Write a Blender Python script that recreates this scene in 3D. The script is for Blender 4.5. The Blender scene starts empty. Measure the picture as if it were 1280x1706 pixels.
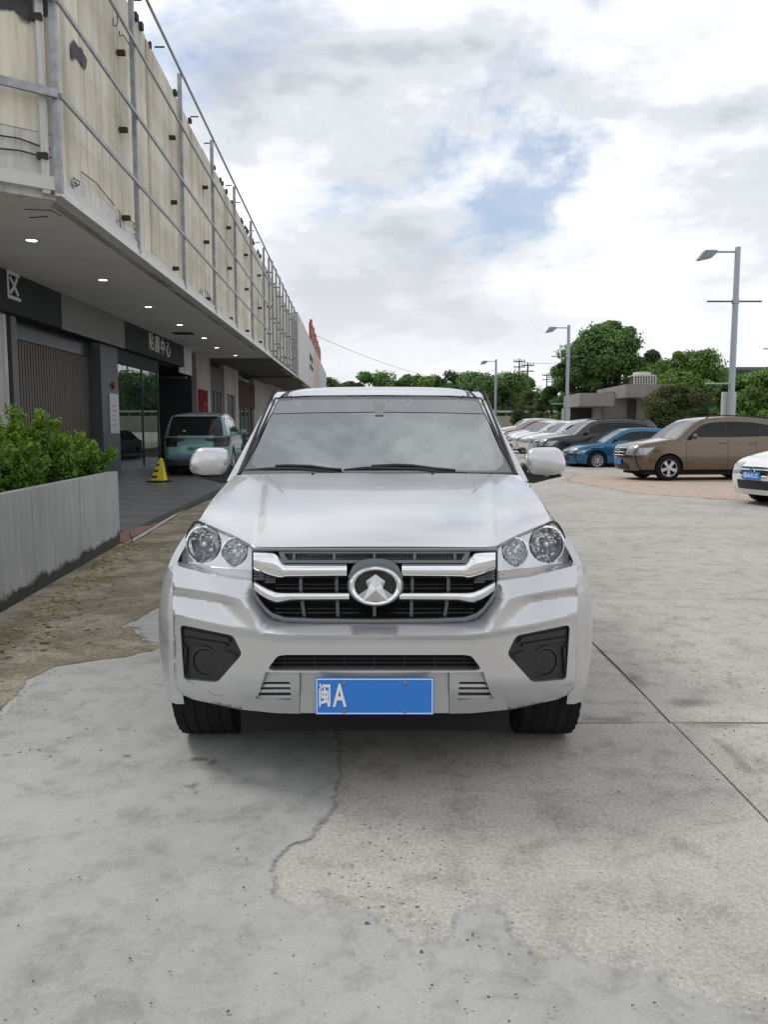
import bpy, bmesh, math, random
import numpy as np
from mathutils import Vector, Matrix
from mathutils.geometry import delaunay_2d_cdt
R = math.radians
random.seed(7)
SC = bpy.context.scene
COL = SC.collection

# ------------------------------------------------------------------ camera
FPX, CH = 1300.0, 1.34                      # focal length in photo pixels, eye height
PT = math.atan(133 / FPX)
SP, CP = math.sin(PT), math.cos(PT)
cam = bpy.data.cameras.new('camera')
cam.sensor_fit = 'VERTICAL'; cam.sensor_height = 36; cam.sensor_width = 27
cam.lens = FPX / 1706 * 36
cam.clip_end = 3000
co = bpy.data.objects.new('camera', cam); COL.objects.link(co)
co.location = (0, 0, CH); co.rotation_euler = (math.pi / 2 - PT, 0, 0)
SC.camera = co

# ------------------------------------------------------------------ sky and sun
SUN_EL, SUN_AZ = 52.0, -60.0                # azimuth from +Y towards +X
w = bpy.data.worlds.new('World'); SC.world = w; w.use_nodes = True
nt = w.node_tree; nt.nodes.clear(); N = nt.nodes.new; L = nt.links.new
out = N('ShaderNodeOutputWorld'); bg = N('ShaderNodeBackground'); bg.inputs['Strength'].default_value = 0.1
sky = N('ShaderNodeTexSky'); sky.sky_type = 'NISHITA'; sky.sun_disc = False
sky.sun_elevation = R(SUN_EL); sky.sun_rotation = R(SUN_AZ)
tc = N('ShaderNodeTexCoord'); sep = N('ShaderNodeSeparateXYZ'); L(tc.outputs['Generated'], sep.inputs[0])
def mth(op, a, b=None, clamp=False):
    n = N('ShaderNodeMath'); n.operation = op; n.use_clamp = clamp
    for i, v in enumerate((a, b)):
        if v is None: continue
        if isinstance(v, (int, float)): n.inputs[i].default_value = v
        else: L(v, n.inputs[i])
    return n.outputs[0]
zc = mth('MAXIMUM', sep.outputs['Z'], 0.0)
cmb = N('ShaderNodeCombineXYZ'); L(sep.outputs['X'], cmb.inputs[0]); L(sep.outputs['Y'], cmb.inputs[1]); L(mth('MULTIPLY', zc, 2.3), cmb.inputs[2])
def noise(scale, detail, rough, dist=0.0, lac=2.0, off=(0, 0, 0)):
    mp = N('ShaderNodeMapping'); mp.inputs['Location'].default_value = off; L(cmb.outputs[0], mp.inputs[0])
    n = N('ShaderNodeTexNoise'); n.inputs['Scale'].default_value = scale; n.inputs['Detail'].default_value = detail
    n.inputs['Roughness'].default_value = rough; n.inputs['Distortion'].default_value = dist; n.inputs['Lacunarity'].default_value = lac
    L(mp.outputs[0], n.inputs['Vector']); return n.outputs['Fac']
def ramp(f, stops, interp='EASE'):
    r = N('ShaderNodeValToRGB'); r.color_ramp.interpolation = interp
    e = r.color_ramp.elements
    while len(e) < len(stops): e.new(0.5)
    for i, (p, c) in enumerate(stops): e[i].position = p; e[i].color = (*c, 1) if len(c) == 3 else c
    L(f, r.inputs[0]); return r.outputs[0]
CLOUD_OFF = (1.46, -6.15, -0.42)
big = noise(1.7, 7, 0.58, 0.3, off=CLOUD_OFF)
mid = noise(3.4, 8, 0.56, 0.25, off=(-1.92, 4.01, 1.0))
fine = noise(11, 6, 0.6, 0.2, off=(1.2, 7.3, 2.0))
cov = mth('ADD', mth('MULTIPLY', big, 0.72), mth('ADD', mth('MULTIPLY', mid, 0.2), mth('MULTIPLY', fine, 0.12)))
hz0 = ramp(zc, [(0.0, (1, 1, 1)), (0.22, (0, 0, 0))])
mask = ramp(mth('ADD', cov, mth('MULTIPLY', hz0, 0.14)), [(0.395, (0.22, 0.22, 0.22)), (0.475, (1, 1, 1))])
lum = mth('ADD', mth('MULTIPLY', mid, 0.75), mth('MULTIPLY', fine, 0.25))
ccol = ramp(lum, [(0.38, (1.0, 1.0, 1.0)), (0.46, (0.80, 0.82, 0.855)), (0.54, (0.63, 0.655, 0.70)), (0.64, (0.48, 0.505, 0.555))])
# clouds near the horizon read whiter and more even
hz = ramp(zc, [(0.0, (1, 1, 1)), (0.30, (0, 0, 0))])
mxh = N('ShaderNodeMixRGB'); L(mth('MULTIPLY', hz, 0.62), mxh.inputs[0]); L(ccol, mxh.inputs[1]); mxh.inputs[2].default_value = (0.86, 0.87, 0.88, 1)
scl = N('ShaderNodeVectorMath'); scl.operation = 'SCALE'; L(mxh.outputs[0], scl.inputs[0]); scl.inputs['Scale'].default_value = 9.3
mx = N('ShaderNodeMixRGB'); L(mask, mx.inputs[0]); L(sky.outputs[0], mx.inputs[1]); L(scl.outputs[0], mx.inputs[2])
L(mx.outputs[0], bg.inputs['Color']); L(bg.outputs[0], out.inputs[0])
sun = bpy.data.lights.new('sun', 'SUN'); sun.energy = 1.15; sun.angle = R(14); sun.color = (1, 0.965, 0.91)
so = bpy.data.objects.new('sun', sun); COL.objects.link(so); so.location = (0, 0, 40)
sd = Vector((math.sin(R(SUN_AZ)) * math.cos(R(SUN_EL)), math.cos(R(SUN_AZ)) * math.cos(R(SUN_EL)), math.sin(R(SUN_EL))))
so.rotation_euler = sd.to_track_quat('Z', 'Y').to_euler()
vs = SC.view_settings
vs.view_transform = 'Standard'; vs.look = 'None'; vs.gamma = 1; vs.use_curve_mapping = False; vs.exposure = 0.42
SC.cycles.max_bounces = 7; SC.cycles.transparent_max_bounces = 12
SC.cycles.use_denoising = True

# ------------------------------------------------------------------ helpers
def ray(px, py):
    u = (px - 640) / FPX; v = (853 - py) / FPX
    return Vector((u, CP + v * SP, -SP + v * CP))
def at(px, py, Y):
    r = ray(px, py); t = Y / r.y
    return Vector((r.x * t, Y, CH + r.z * t))
def gnd(px, py, z=0.0):
    r = ray(px, py); t = (z - CH) / r.z
    return Vector((r.x * t, r.y * t, z))
def onx(px, py, a, b):                       # on the upright plane X = a + b*Y
    r = ray(px, py); t = a / (r.x - b * r.y)
    return Vector((r.x * t, r.y * t, CH + r.z * t))

MATS = {}
def mat(name, col, rough=0.6, metal=0.0, var=0.0, vscale=4.0, bump=0.0, bscale=40.0, coat=0.0, spec=0.5, emit=None, estr=0.0, stretch=None, attr=None, trans=0.0, aniso_flake=0.0):
    if name in MATS: return MATS[name]
    m = bpy.data.materials.new(name); m.use_nodes = True
    t = m.node_tree; b = t.nodes['Principled BSDF']
    b.inputs['Base Color'].default_value = (*col, 1); b.inputs['Roughness'].default_value = rough
    b.inputs['Metallic'].default_value = metal; b.inputs['Coat Weight'].default_value = coat
    b.inputs['Coat Roughness'].default_value = 0.04
    b.inputs['Specular IOR Level'].default_value = spec
    if emit: b.inputs['Emission Color'].default_value = (*emit, 1); b.inputs['Emission Strength'].default_value = estr
    if trans: b.inputs['Transmission Weight'].default_value = trans
    tc = t.nodes.new('ShaderNodeTexCoord'); mp = t.nodes.new('ShaderNodeMapping'); t.links.new(tc.outputs['Object'], mp.inputs[0])
    if stretch: mp.inputs['Scale'].default_value = stretch
    src = None
    if var:
        n = t.nodes.new('ShaderNodeTexNoise'); n.inputs['Scale'].default_value = vscale; n.inputs['Detail'].default_value = 6; n.inputs['Roughness'].default_value = 0.65
        t.links.new(mp.outputs[0], n.inputs['Vector'])
        r = t.nodes.new('ShaderNodeMapRange'); r.inputs[1].default_value = 0.3; r.inputs[2].default_value = 0.7
        r.inputs[3].default_value = 1 - var; r.inputs[4].default_value = 1 + var
        t.links.new(n.outputs['Fac'], r.inputs[0])
        sc = t.nodes.new('ShaderNodeVectorMath'); sc.operation = 'SCALE'; sc.inputs[0].default_value = col
        t.links.new(r.outputs[0], sc.inputs['Scale']); src = sc.outputs[0]
    if attr:
        a = t.nodes.new('ShaderNodeAttribute'); a.attribute_name = attr
        m1 = t.nodes.new('ShaderNodeMixRGB'); m1.blend_type = 'MULTIPLY'; m1.inputs[0].default_value = 1
        if src: t.links.new(src, m1.inputs[1])
        else: m1.inputs[1].default_value = (*col, 1)
        t.links.new(a.outputs['Color'], m1.inputs[2]); src = m1.outputs[0]
    if src: t.links.new(src, b.inputs['Base Color'])
    if bump:
        n = t.nodes.new('ShaderNodeTexNoise'); n.inputs['Scale'].default_value = bscale; n.inputs['Detail'].default_value = 5
        t.links.new(mp.outputs[0], n.inputs['Vector'])
        bp = t.nodes.new('ShaderNodeBump'); bp.inputs['Strength'].default_value = bump; bp.inputs['Distance'].default_value = 0.01
        t.links.new(n.outputs['Fac'], bp.inputs['Height']); t.links.new(bp.outputs[0], b.inputs['Normal'])
    MATS[name] = m; return m

def tag(o, label=None, cat=None, group=None, kind=None):
    for k, v in (('label', label), ('category', cat), ('group', group), ('kind', kind)):
        if v: o[k] = v
    return o
def thing(name, label, cat, loc=(0, 0, 0), rz=0.0, group=None):
    o = bpy.data.objects.new(name, None); COL.objects.link(o); o.location = loc; o.rotation_euler = (0, 0, rz)
    o.empty_display_size = 0.2
    return tag(o, label, cat, group)
def link(name, me, m=None, parent=None, loc=None, org=None, smooth=None):
    """one mesh object; org: the mesh is in world space and the parent stands at org"""
    o = bpy.data.objects.new(name, me); COL.objects.link(o)
    if m is not None and not me.materials:
        for q in (m if isinstance(m, (list, tuple)) else [m]): me.materials.append(q)
    if parent is not None: o.parent = parent
    if loc is not None: o.location = loc
    if org is not None: o.location = -Vector(org)
    return o
def mesh(name, vs, fs, m=None, parent=None, smooth=None, org=None, loc=None, idx=None):
    me = bpy.data.meshes.new(name); me.from_pydata([tuple(v) for v in vs], [], [tuple(f) for f in fs]); 
    if idx is not None: me.polygons.foreach_set('material_index', idx)
    finish(me, smooth)
    return link(name, me, m, parent, loc, org)
def finish(me, smooth):
    me.update()
    if smooth:
        me.polygons.foreach_set('use_smooth', [True] * len(me.polygons)); me.set_sharp_from_angle(angle=R(smooth))
def copy_tree(o, parent=None):
    c = o.copy(); COL.objects.link(c)
    if parent is not None: c.parent = parent
    for ch in list(o.children): copy_tree(ch, c)
    return c

class MB:
    """collects simple solids into one mesh"""
    def __init__(s): s.v = []; s.f = []
    def add(s, vs, fs):
        n = len(s.v); s.v += [Vector(v) for v in vs]; s.f += [tuple(i + n for i in f) for f in fs]; return s
    def box(s, lo, hi, mtx=None, ch=0.0):
        x0, y0, z0 = lo; x1, y1, z1 = hi
        if ch <= 0:
            v = [Vector(p) for p in ((x0, y0, z0), (x1, y0, z0), (x1, y1, z0), (x0, y1, z0), (x0, y0, z1), (x1, y0, z1), (x1, y1, z1), (x0, y1, z1))]
            f = [(0, 3, 2, 1), (4, 5, 6, 7), (0, 1, 5, 4), (1, 2, 6, 5), (2, 3, 7, 6), (3, 0, 4, 7)]
        else:
            bm = bmesh.new(); bmesh.ops.create_cube(bm, size=1)
            for q in bm.verts: q.co = Vector(((x0 + x1) / 2 + q.co.x * (x1 - x0), (y0 + y1) / 2 + q.co.y * (y1 - y0), (z0 + z1) / 2 + q.co.z * (z1 - z0)))
            bmesh.ops.bevel(bm, geom=bm.edges[:], offset=ch, segments=2, affect='EDGES')
            bm.verts.index_update(); v = [q.co.copy() for q in bm.verts]; f = [[q.index for q in k.verts] for k in bm.faces]; bm.free()
        if mtx is not None: v = [mtx @ p for p in v]
        return s.add(v, f)
    def bar(s, a, b, wx, wy, up=(0, 0, 1)):
        a = Vector(a); b = Vector(b); d = (b - a); ln = d.length; d.normalize(); u = Vector(up)
        if abs(d.dot(u)) > 0.98: u = Vector((1, 0, 0))
        x = d.cross(u).normalized(); y = x.cross(d)
        m = Matrix((( x.x, y.x, d.x, a.x), (x.y, y.y, d.y, a.y), (x.z, y.z, d.z, a.z), (0, 0, 0, 1)))
        return s.box((-wx / 2, -wy / 2, 0), (wx / 2, wy / 2, ln), m)
    def tube(s, pts, r, n=8, cap=True):
        pts = [Vector(p) for p in pts]; rs = r if isinstance(r, (list, tuple)) else [r] * len(pts)
        vs = []; fs = []; ref = None
        for i, p in enumerate(pts):
            d = (pts[min(i + 1, len(pts) - 1)] - pts[max(i - 1, 0)]).normalized()
            if ref is None: ref = Vector((0, 0, 1)) if abs(d.z) < 0.9 else Vector((1, 0, 0))
            x = d.cross(ref).normalized(); y = x.cross(d).normalized(); ref = y
            for k in range(n):
                a = 2 * math.pi * k / n; vs.append(p + (x * math.cos(a) + y * math.sin(a)) * rs[i])
        for i in range(len(pts) - 1):
            for k in range(n): fs.append((i * n + k, i * n + (k + 1) % n, (i + 1) * n + (k + 1) % n, (i + 1) * n + k))
        if cap: fs.append(tuple(range(n))[::-1]); fs.append(tuple((len(pts) - 1) * n + k for k in range(n)))
        return s.add(vs, fs)
    def lathe(s, prof, n=24, mtx=None, sx=1.0, sy=1.0):
        """prof: (radius, height) pairs round +Z"""
        vs = []; fs = []
        for r, h in prof:
            for k in range(n): a = 2 * math.pi * k / n; vs.append(Vector((r * math.cos(a) * sx, r * math.sin(a) * sy, h)))
        for i in range(len(prof) - 1):
            for k in range(n): fs.append((i * n + k, i * n + (k + 1) % n, (i + 1) * n + (k + 1) % n, (i + 1) * n + k))
        if mtx is not None: vs = [mtx @ p for p in vs]
        return s.add(vs, fs)
    def build(s, name, m, parent=None, smooth=None, org=None, loc=None): return mesh(name, s.v, s.f, m, parent, smooth, org, loc)

def text(body, size, m, parent, name, mtx, org=None, depth=0.0, sx=1.0, bold=0.0):
    c = bpy.data.curves.new('txt', 'FONT'); c.body = body; c.size = size; c.align_x = 'CENTER'; c.align_y = 'CENTER'; c.extrude = depth; c.offset = bold
    c.resolution_u = 3
    o = bpy.data.objects.new('txt', c); COL.objects.link(o)
    bpy.context.view_layer.update()
    me = bpy.data.meshes.new_from_object(o.evaluated_get(bpy.context.evaluated_depsgraph_get()))
    bpy.data.objects.remove(o); bpy.data.curves.remove(c)
    me.materials.clear(); me.name = name
    me.transform(mtx @ Matrix.Diagonal((sx, 1, 1, 1)))
    return link(name, me, m, parent, None, org)

def inpoly(x, y, poly):
    c = False; j = len(poly) - 1
    for i in range(len(poly)):
        xi, yi = poly[i][0], poly[i][1]; xj, yj = poly[j][0], poly[j][1]
        if (yi > y) != (yj > y) and x < (xj - xi) * (y - yi) / (yj - yi) + xi: c = not c
        j = i
    return c
def resample(poly, step, closed=True):
    o = []; n = len(poly)
    for i in range(n if closed else n - 1):
        a = poly[i]; b = poly[(i + 1) % n]; d = math.hypot(b[0] - a[0], b[1] - a[1]); k = max(1, int(round(d / step)))
        for j in range(k): o.append((a[0] + (b[0] - a[0]) * j / k, a[1] + (b[1] - a[1]) * j / k))
    if not closed: o.append(tuple(poly[-1][:2]))
    return o
def roundpoly(poly, r, n=4):
    """round the corners of a polygon"""
    o = []; N_ = len(poly)
    for i in range(N_):
        p = Vector(poly[i][:2]); a = Vector(poly[i - 1][:2]); b = Vector(poly[(i + 1) % N_][:2])
        ra = min(r, (a - p).length * 0.45); rb = min(r, (b - p).length * 0.45)
        q0 = p + (a - p).normalized() * ra; q1 = p + (b - p).normalized() * rb
        for k in range(n + 1):
            t = k / n; o.append(tuple(q0 * (1 - t) ** 2 + p * 2 * t * (1 - t) + q1 * t * t))
    return o
def patch2d(outer, holes=(), step=6.0, lines=()):
    """triangulated plane region -> (points, triangles)"""
    P = []; E = []
    def loop(poly, closed=True):
        q = resample(poly, step, closed); n = len(P); P.extend(q); k = len(q)
        for i in range(k if closed else k - 1): E.append((n + i, n + (i + 1) % k))
    loop(outer)
    for h in holes: loop(h)
    for l in lines: loop(l, False)
    xs = [p[0] for p in outer]; ys = [p[1] for p in outer]
    nx = int((max(xs) - min(xs)) / step) + 1; ny = int((max(ys) - min(ys)) / step) + 1
    bnd = np.array(P)
    for i in range(nx):
        for j in range(ny):
            x = min(xs) + (i + 0.5 + (0.25 if j % 2 else -0.25)) * step; y = min(ys) + (j + 0.5) * step
            if np.min((bnd[:, 0] - x) ** 2 + (bnd[:, 1] - y) ** 2) < (step * 0.6) ** 2: continue
            if inpoly(x, y, outer) and not any(inpoly(x, y, h) for h in holes): P.append((x, y))
    v, e, f, _, _, _ = delaunay_2d_cdt([Vector(p) for p in P], E, [], 0, 1e-5)
    tri = []
    for t in f:
        cx = sum(v[i].x for i in t) / 3; cy = sum(v[i].y for i in t) / 3
        if inpoly(cx, cy, outer) and not any(inpoly(cx, cy, h) for h in holes): tri.append(tuple(t))
    return [(p.x, p.y) for p in v], tri
def patch(outer, holes, step, fn, thick=None, lines=()):
    """fn(u, v) -> 3D point; thick: vector the border is pulled back by"""
    pts, tri = patch2d(outer, holes, step, lines)
    bm = bmesh.new(); vv = [bm.verts.new(fn(x, y)) for x, y in pts]
    for t in tri:
        try: bm.faces.new([vv[i] for i in t])
        except ValueError: pass
    bmesh.ops.delete(bm, geom=[q for q in bm.verts if not q.link_faces], context='VERTS')
    if thick is not None:
        be = [e for e in bm.edges if len(e.link_faces) == 1]
        g = bmesh.ops.extrude_edge_only(bm, edges=be)['geom']
        for q in g:
            if isinstance(q, bmesh.types.BMVert): q.co += Vector(thick)
    bmesh.ops.recalc_face_normals(bm, faces=bm.faces[:])
    bm.verts.index_update()
    v = [q.co.copy() for q in bm.verts]; f = [[q.index for q in k.verts] for k in bm.faces]; bm.free()
    return v, f
def lerp(a, b, t): return a + (b - a) * t
def interp(x, xs, ys):
    if x <= xs[0]: return ys[0]
    for i in range(len(xs) - 1):
        if x <= xs[i + 1]: return lerp(ys[i], ys[i + 1], (x - xs[i]) / (xs[i + 1] - xs[i]))
    return ys[-1]
# ------------------------------------------------------------------ silver pickup
X0 = -0.035
TORG = (X0, 4.2, 0)
silver = mat('silver_paint', (0.60, 0.605, 0.62), 0.24, 0.70, coat=0.7)
silver_low = mat('silver_trim', (0.44, 0.45, 0.45), 0.42, 0.6)
ribm = mat('rib_grey', (0.13, 0.135, 0.14), 0.4, 0.5)
chrome = mat('chrome', (0.86, 0.87, 0.88), 0.06, 1.0)
satin = mat('satin_grey', (0.21, 0.225, 0.24), 0.38, 0.7)
blackp = mat('black_plastic', (0.018, 0.018, 0.02), 0.5, bump=0.15, bscale=400)
blackgloss = mat('black_gloss', (0.008, 0.008, 0.009), 0.18)
rubber = mat('rubber', (0.011, 0.011, 0.0115), 0.85, var=0.25, vscale=20, spec=0.25)
darkvoid = mat('dark_void', (0.006, 0.006, 0.006), 0.9)
platebl = mat('plate_blue', (0.022, 0.19, 0.62), 0.4)
white = mat('white_print', (0.78, 0.79, 0.8), 0.5)

def hp(a, py, Y):
    r = ray(640, py); t = Y / r.y
    return Vector((X0 + a * t / FPX, Y, CH + r.z * t))
truck = thing('pickup_truck', 'silver pickup truck facing the camera with chrome grille and blue number plate', 'pickup truck', TORG)
def tpart(name, v, f, m, parent=None, smooth=35):
    o = mesh(name, v, f, m, parent or truck, smooth, None if parent else TORG)
    if parent: pass
    return o

# ---- bumper: folded sheet metal described by its crease lines (a = sideways, py = down)
LB = ([0, 160, 190, 235, 280, 333, 345], [1058, 1057, 1053, 1045, 1036, 1024, 1021])
LA = ([221, 270, 326, 345], [996, 988, 980, 978])
LH = ([203, 205, 260, 322, 345], [972, 967, 960, 944, 940])
FOLD = [(221, 996), (206, 1022), (190, 1053)]
FULL = [(205, 968)] + FOLD + [(160, 1057), (100, 1058), (0, 1058)]
def SB(a): return 2.735 + 0.25 * (min(abs(a), 350) / 335) ** 2.3
def sst(x): x = min(max(x, 0.0), 1.0); return x * x * (3 - 2 * x)
def segdist(a, y, pl_):
    best = 1e9
    for (x0, y0), (x1, y1) in zip(pl_, pl_[1:]):
        dx, dy = x1 - x0, y1 - y0; t = min(max(((a - x0) * dx + (y - y0) * dy) / (dx * dx + dy * dy), 0), 1)
        best = min(best, math.hypot(a - x0 - t * dx, y - y0 - t * dy))
    return best
def bdepth(a, py):
    a = abs(a); yB = interp(a, *LB)
    S0 = SB(a)
    if py >= yB:
        d = py - yB
        return S0 + 0.014 * sst(d / 13) + 0.000022 * max(0, py - 1122) ** 2
    if a < 190: inside = True
    elif a > 221: inside = False
    else: inside = a < interp(py, [968, 996, 1022, 1053], [205, 221, 206, 190])
    if inside:
        return S0 + 0.0027 * segdist(a, py, FULL) + 0.012 * max(0, (1053 - py) / 57 if a > 150 else 0) * sst((a - 150) / 60) + (0.036 * (996 - py) / 28 * sst((a - 185) / 25) if py < 996 else 0)
    yA = interp(a, *LA); fd = segdist(a, py, FOLD)
    if py < yA:
        yh = interp(a, *LH); return S0 + 0.012 + 0.036 * (yA - py) / max(yA - yh, 8)
    t = (py - yA) / max(yB - yA, 1)
    rec = (t / .26 if t < .26 else (1 - t) / .74)
    return S0 + 0.012 * (1 - t) + 0.027 * rec * sst(fd / 50)
def bskin(off=0.0): return lambda a, py: hp(a, py, bdepth(a, py) + off)
def mirror(poly): return [(-x, y) for x, y in poly][::-1]
half = [(203, 973), (205, 968), (260, 961), (322, 945), (337, 941), (337.5, 1000), (337, 1060), (336, 1120), (332, 1146), (322, 1157), (305, 1165), (223, 1183), (206, 1187), (192, 1152), (182, 1120)]
halfin = [(0, 1121)]
top = [(0, 1040), (100, 1039), (165, 1034), (185, 1020), (197, 1000)]
outer = half + [(100, 1121), (0, 1121)] + [(-100, 1121)] + mirror(half) + mirror(top)[0:0] + [(-197, 1000), (-185, 1020), (-165, 1034), (-100, 1039)] + top
fog = roundpoly([(325, 1043), (318, 1042), (236, 1059), (221, 1090), (263, 1137), (319, 1132)], 7)
intake = roundpoly([(178, 1114), (162, 1093), (150, 1091), (-150, 1091), (-162, 1093), (-178, 1114), (-170, 1117), (170, 1117)], 5)
def cl(xs, f0): return [(x, f0(x)) for x in xs]
crs = []
for sg in (1, -1):
    for o_ in (-3.2, 0, 3.2):
        crs.append([(sg * x, y + o_) for x, y in cl((228, 245, 270, 300, 332), lambda x: interp(x, *LA))])
        crs.append([(sg * x, y + o_) for x, y in cl((196, 215, 235, 260, 280, 310, 332), lambda x: interp(x, *LB))])
    crs.append([(sg * x, y) for x, y in cl((232, 245, 270, 300, 332), lambda x: lerp(interp(x, *LA), interp(x, *LB), .26))])
    for o_ in (-3.2, 0, 3.2): crs.append([(sg * (x + o_), y + o_ * .5) for x, y in [(214, 984), (221, 998), (206, 1022), (193, 1048)]])
for o_ in (-3, 0, 3): crs.append([(sg_ * x, y + o_) for sg_, x, y in [(-1, 184, 1054), (-1, 160, 1057), (-1, 100, 1058), (1, 0, 1058), (1, 100, 1058), (1, 160, 1057), (1, 184, 1054)]])
v, f = patch(outer, [fog, mirror(fog), intake], 4.5, bskin(), thick=(0, 0.075, 0), lines=crs)
bumper = tpart('bumper', v, f, silver, smooth=60)
# dark scuffs on the bumper corners (paint chips)
chip = mat('paint_chip', (0.13, 0.13, 0.13), 0.8)
mb = MB()
for pts in ([(-321, 1128), (-312, 1134), (-304, 1136), (-303, 1142)], [(-318, 1129), (-310, 1137)], [(-279, 1150), (-273, 1156), (-262, 1159), (-253, 1158)], [(-331, 1024), (-326, 1025), (-318, 1027)], [(322, 1025), (330, 1022), (335, 1023)], [(313, 1143), (322, 1141), (330, 1139)], [(-333, 1060), (-333, 1090)]):
    MB().tube([hp(a, y, bdepth(a, y) + 0.0002) for a, y in pts], 0.0011, 5).build('paint_scratch', chip, truck, 40, TORG)

# ---- fog lamp blanks: black recessed insert with lip, bars and round blank
for sgn in (1, -1):
    pf = lambda q: [(sgn * x, y) for x, y in q]
    fd = lambda a, y: hp(a, y, bdepth(a, y) + 0.022)
    v, f = patch(pf([(x + (0.6 if x > 270 else -0.6), y) for x, y in fog]), [], 6, fd)
    ins = tpart('fog_lamp_insert', v, f, blackp)
    mb = MB()
    for q in ([(318, 1062), (248, 1073), (246, 1078), (318, 1068)], [(318, 1048), (246, 1062), (240, 1071), (318, 1058)], [(250, 1085), (232, 1090), (236, 1096), (252, 1092)], [(318, 1078), (314, 1078), (316, 1120), (320, 1120)]):
        vv, ff = patch(pf(q), [], 8, lambda a, y: hp(a, y, bdepth(a, y) + 0.010), thick=(0, 0.02, 0)); mb.add(vv, ff)
    c = hp(sgn * 282, 1102, bdepth(282, 1102) + 0.022)
    rot = Matrix.Translation(c) @ Matrix.Rotation(sgn * 0.32, 4, 'Z') @ Matrix.Rotation(R(90), 4, 'X')
    mb.lathe([(0.062, -0.005), (0.062, 0.008), (0.052, 0.010), (0.050, 0.0)], 28, rot)
    o = mb.build('insert_ribs', blackp, ins, 35); o.location = (0, 0, 0)
    mb = MB(); mb.lathe([(0.05, 0.0), (0.047, 0.006), (0.0, 0.008)], 28, rot); mb.build('fog_lamp_blank', blackp, ins, 35)

# ---- lower intake
v, f = patch([(181, 1119), (164, 1089), (-164, 1089), (-181, 1119)], [], 14, lambda a, y: hp(a, y, bdepth(a, 1100) + 0.06))
ig = tpart('lower_intake', v, f, darkvoid)
mb = MB()
for y in (1097, 1104, 1111):
    mb.tube([hp(a, y, bdepth(a, 1100) + 0.035) for a in range(-170, 171, 20)], 0.0035, 5)
for a in range(-150, 151, 50): mb.tube([hp(a, 1090, bdepth(a, 1100) + 0.035), hp(a, 1118, bdepth(a, 1100) + 0.035)], 0.002, 5)
mb.build('intake_bars', blackp, ig, 40)

# ---- skid plates with slatted vents, centre apron
for sgn in (1, -1):
    pf = lambda q: [(sgn * x, y) for x, y in q]
    sk = lambda a, y: hp(a, y, 2.742 + 0.105 * (abs(a) / 200) ** 2 + (0.0 if y < 1150 else (y - 1150) * 0.0006))
    vent = roundpoly([(185, 1136), (141, 1136), (139, 1167), (200, 1164)], 3)
    v, f = patch(pf([(196, 1118), (182, 1117), (125, 1119), (125, 1189), (165, 1188), (223, 1182)]), [pf(vent)], 6, sk, thick=(0, 0.05, 0))
    sp = tpart('skid_plate', v, f, silver_low)
    mb = MB(); vv, ff = patch(pf([(205, 1132), (136, 1132), (136, 1170), (206, 1170)]), [], 12, lambda a, y: sk(a, y) + Vector((0, 0.045, 0))); mb.add(vv, ff)
    mb.build('vent_back', darkvoid, sp)
    for k, (y0, y1) in enumerate(((1141.5, 1146.5), (1150.5, 1155.5), (1160.5, 1165.5))):
        vv, ff = patch(pf([(186 + k * 5, y0), (139, y0), (139, y1), (190 + k * 5, y1)]), [], 8, lambda a, y: sk(a, y) + Vector((0, 0.012, 0)), thick=(0, 0.03, 0))
        mesh('vent_slat', vv, ff, silver, sp, 35)
sk0 = lambda a, y: hp(a, y, 2.752 + 0.105 * (abs(a) / 200) ** 2)
v, f = patch([(124, 1120), (-124, 1120), (-124, 1188), (124, 1188)], [], 14, sk0, thick=(0, 0.06, 0))
tpart('centre_apron', v, f, silver_low)
# ---- number plate (blue, white border, province character and letter)
c0 = hp(0.5, 1160, 2.725)
s_ = c0.y / ray(640, 1160).y / FPX
pw, ph = 198 * s_, 62 * s_ * 1.03
pm = Matrix.Translation(c0) @ Matrix.Rotation(R(90), 4, 'X')
plate = mesh('number_plate', *[getattr(MB().box((-pw / 2, -ph / 2, -0.004), (pw / 2, ph / 2, 0.0), pm, 0.0015), k) for k in 'vf'], m=platebl, parent=truck, org=TORG)
mb = MB(); e = 0.004; bw = 0.0035
for lo, hi in (((-pw / 2 + e, -ph / 2 + e), (pw / 2 - e, -ph / 2 + e + bw)), ((-pw / 2 + e, ph / 2 - e - bw), (pw / 2 - e, ph / 2 - e)), ((-pw / 2 + e, -ph / 2 + e + bw), (-pw / 2 + e + bw, ph / 2 - e - bw)), ((pw / 2 - e - bw, -ph / 2 + e + bw), (pw / 2 - e, ph / 2 - e - bw))):
    mb.box((lo[0], lo[1], 0.0), (hi[0], hi[1], 0.0016), pm)
mb.build('plate_border', white, plate)
text('闽', ph * 0.66, white, plate, 'plate_character', pm @ Matrix.Translation((-pw * 0.42, -0.002, 0.0012)), depth=0.0006, sx=0.52, bold=0.002)
text('A', ph * 0.86, white, plate, 'plate_letter', pm @ Matrix.Translation((-pw * 0.295, -0.001, 0.0012)), depth=0.0006, sx=0.58, bold=0.002)
for sx_, sy_ in ((-0.255, 0.36), (-0.255, -0.40), (0.255, 0.36), (0.255, -0.40)):
    MB().lathe([(0.0075, 0.0), (0.0075, 0.003), (0.005, 0.0045), (0, 0.0048)], 16, pm @ Matrix.Translation((sx_ * pw, sy_ * ph, 0))).build('plate_bolt', satin, plate, 30)

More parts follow.
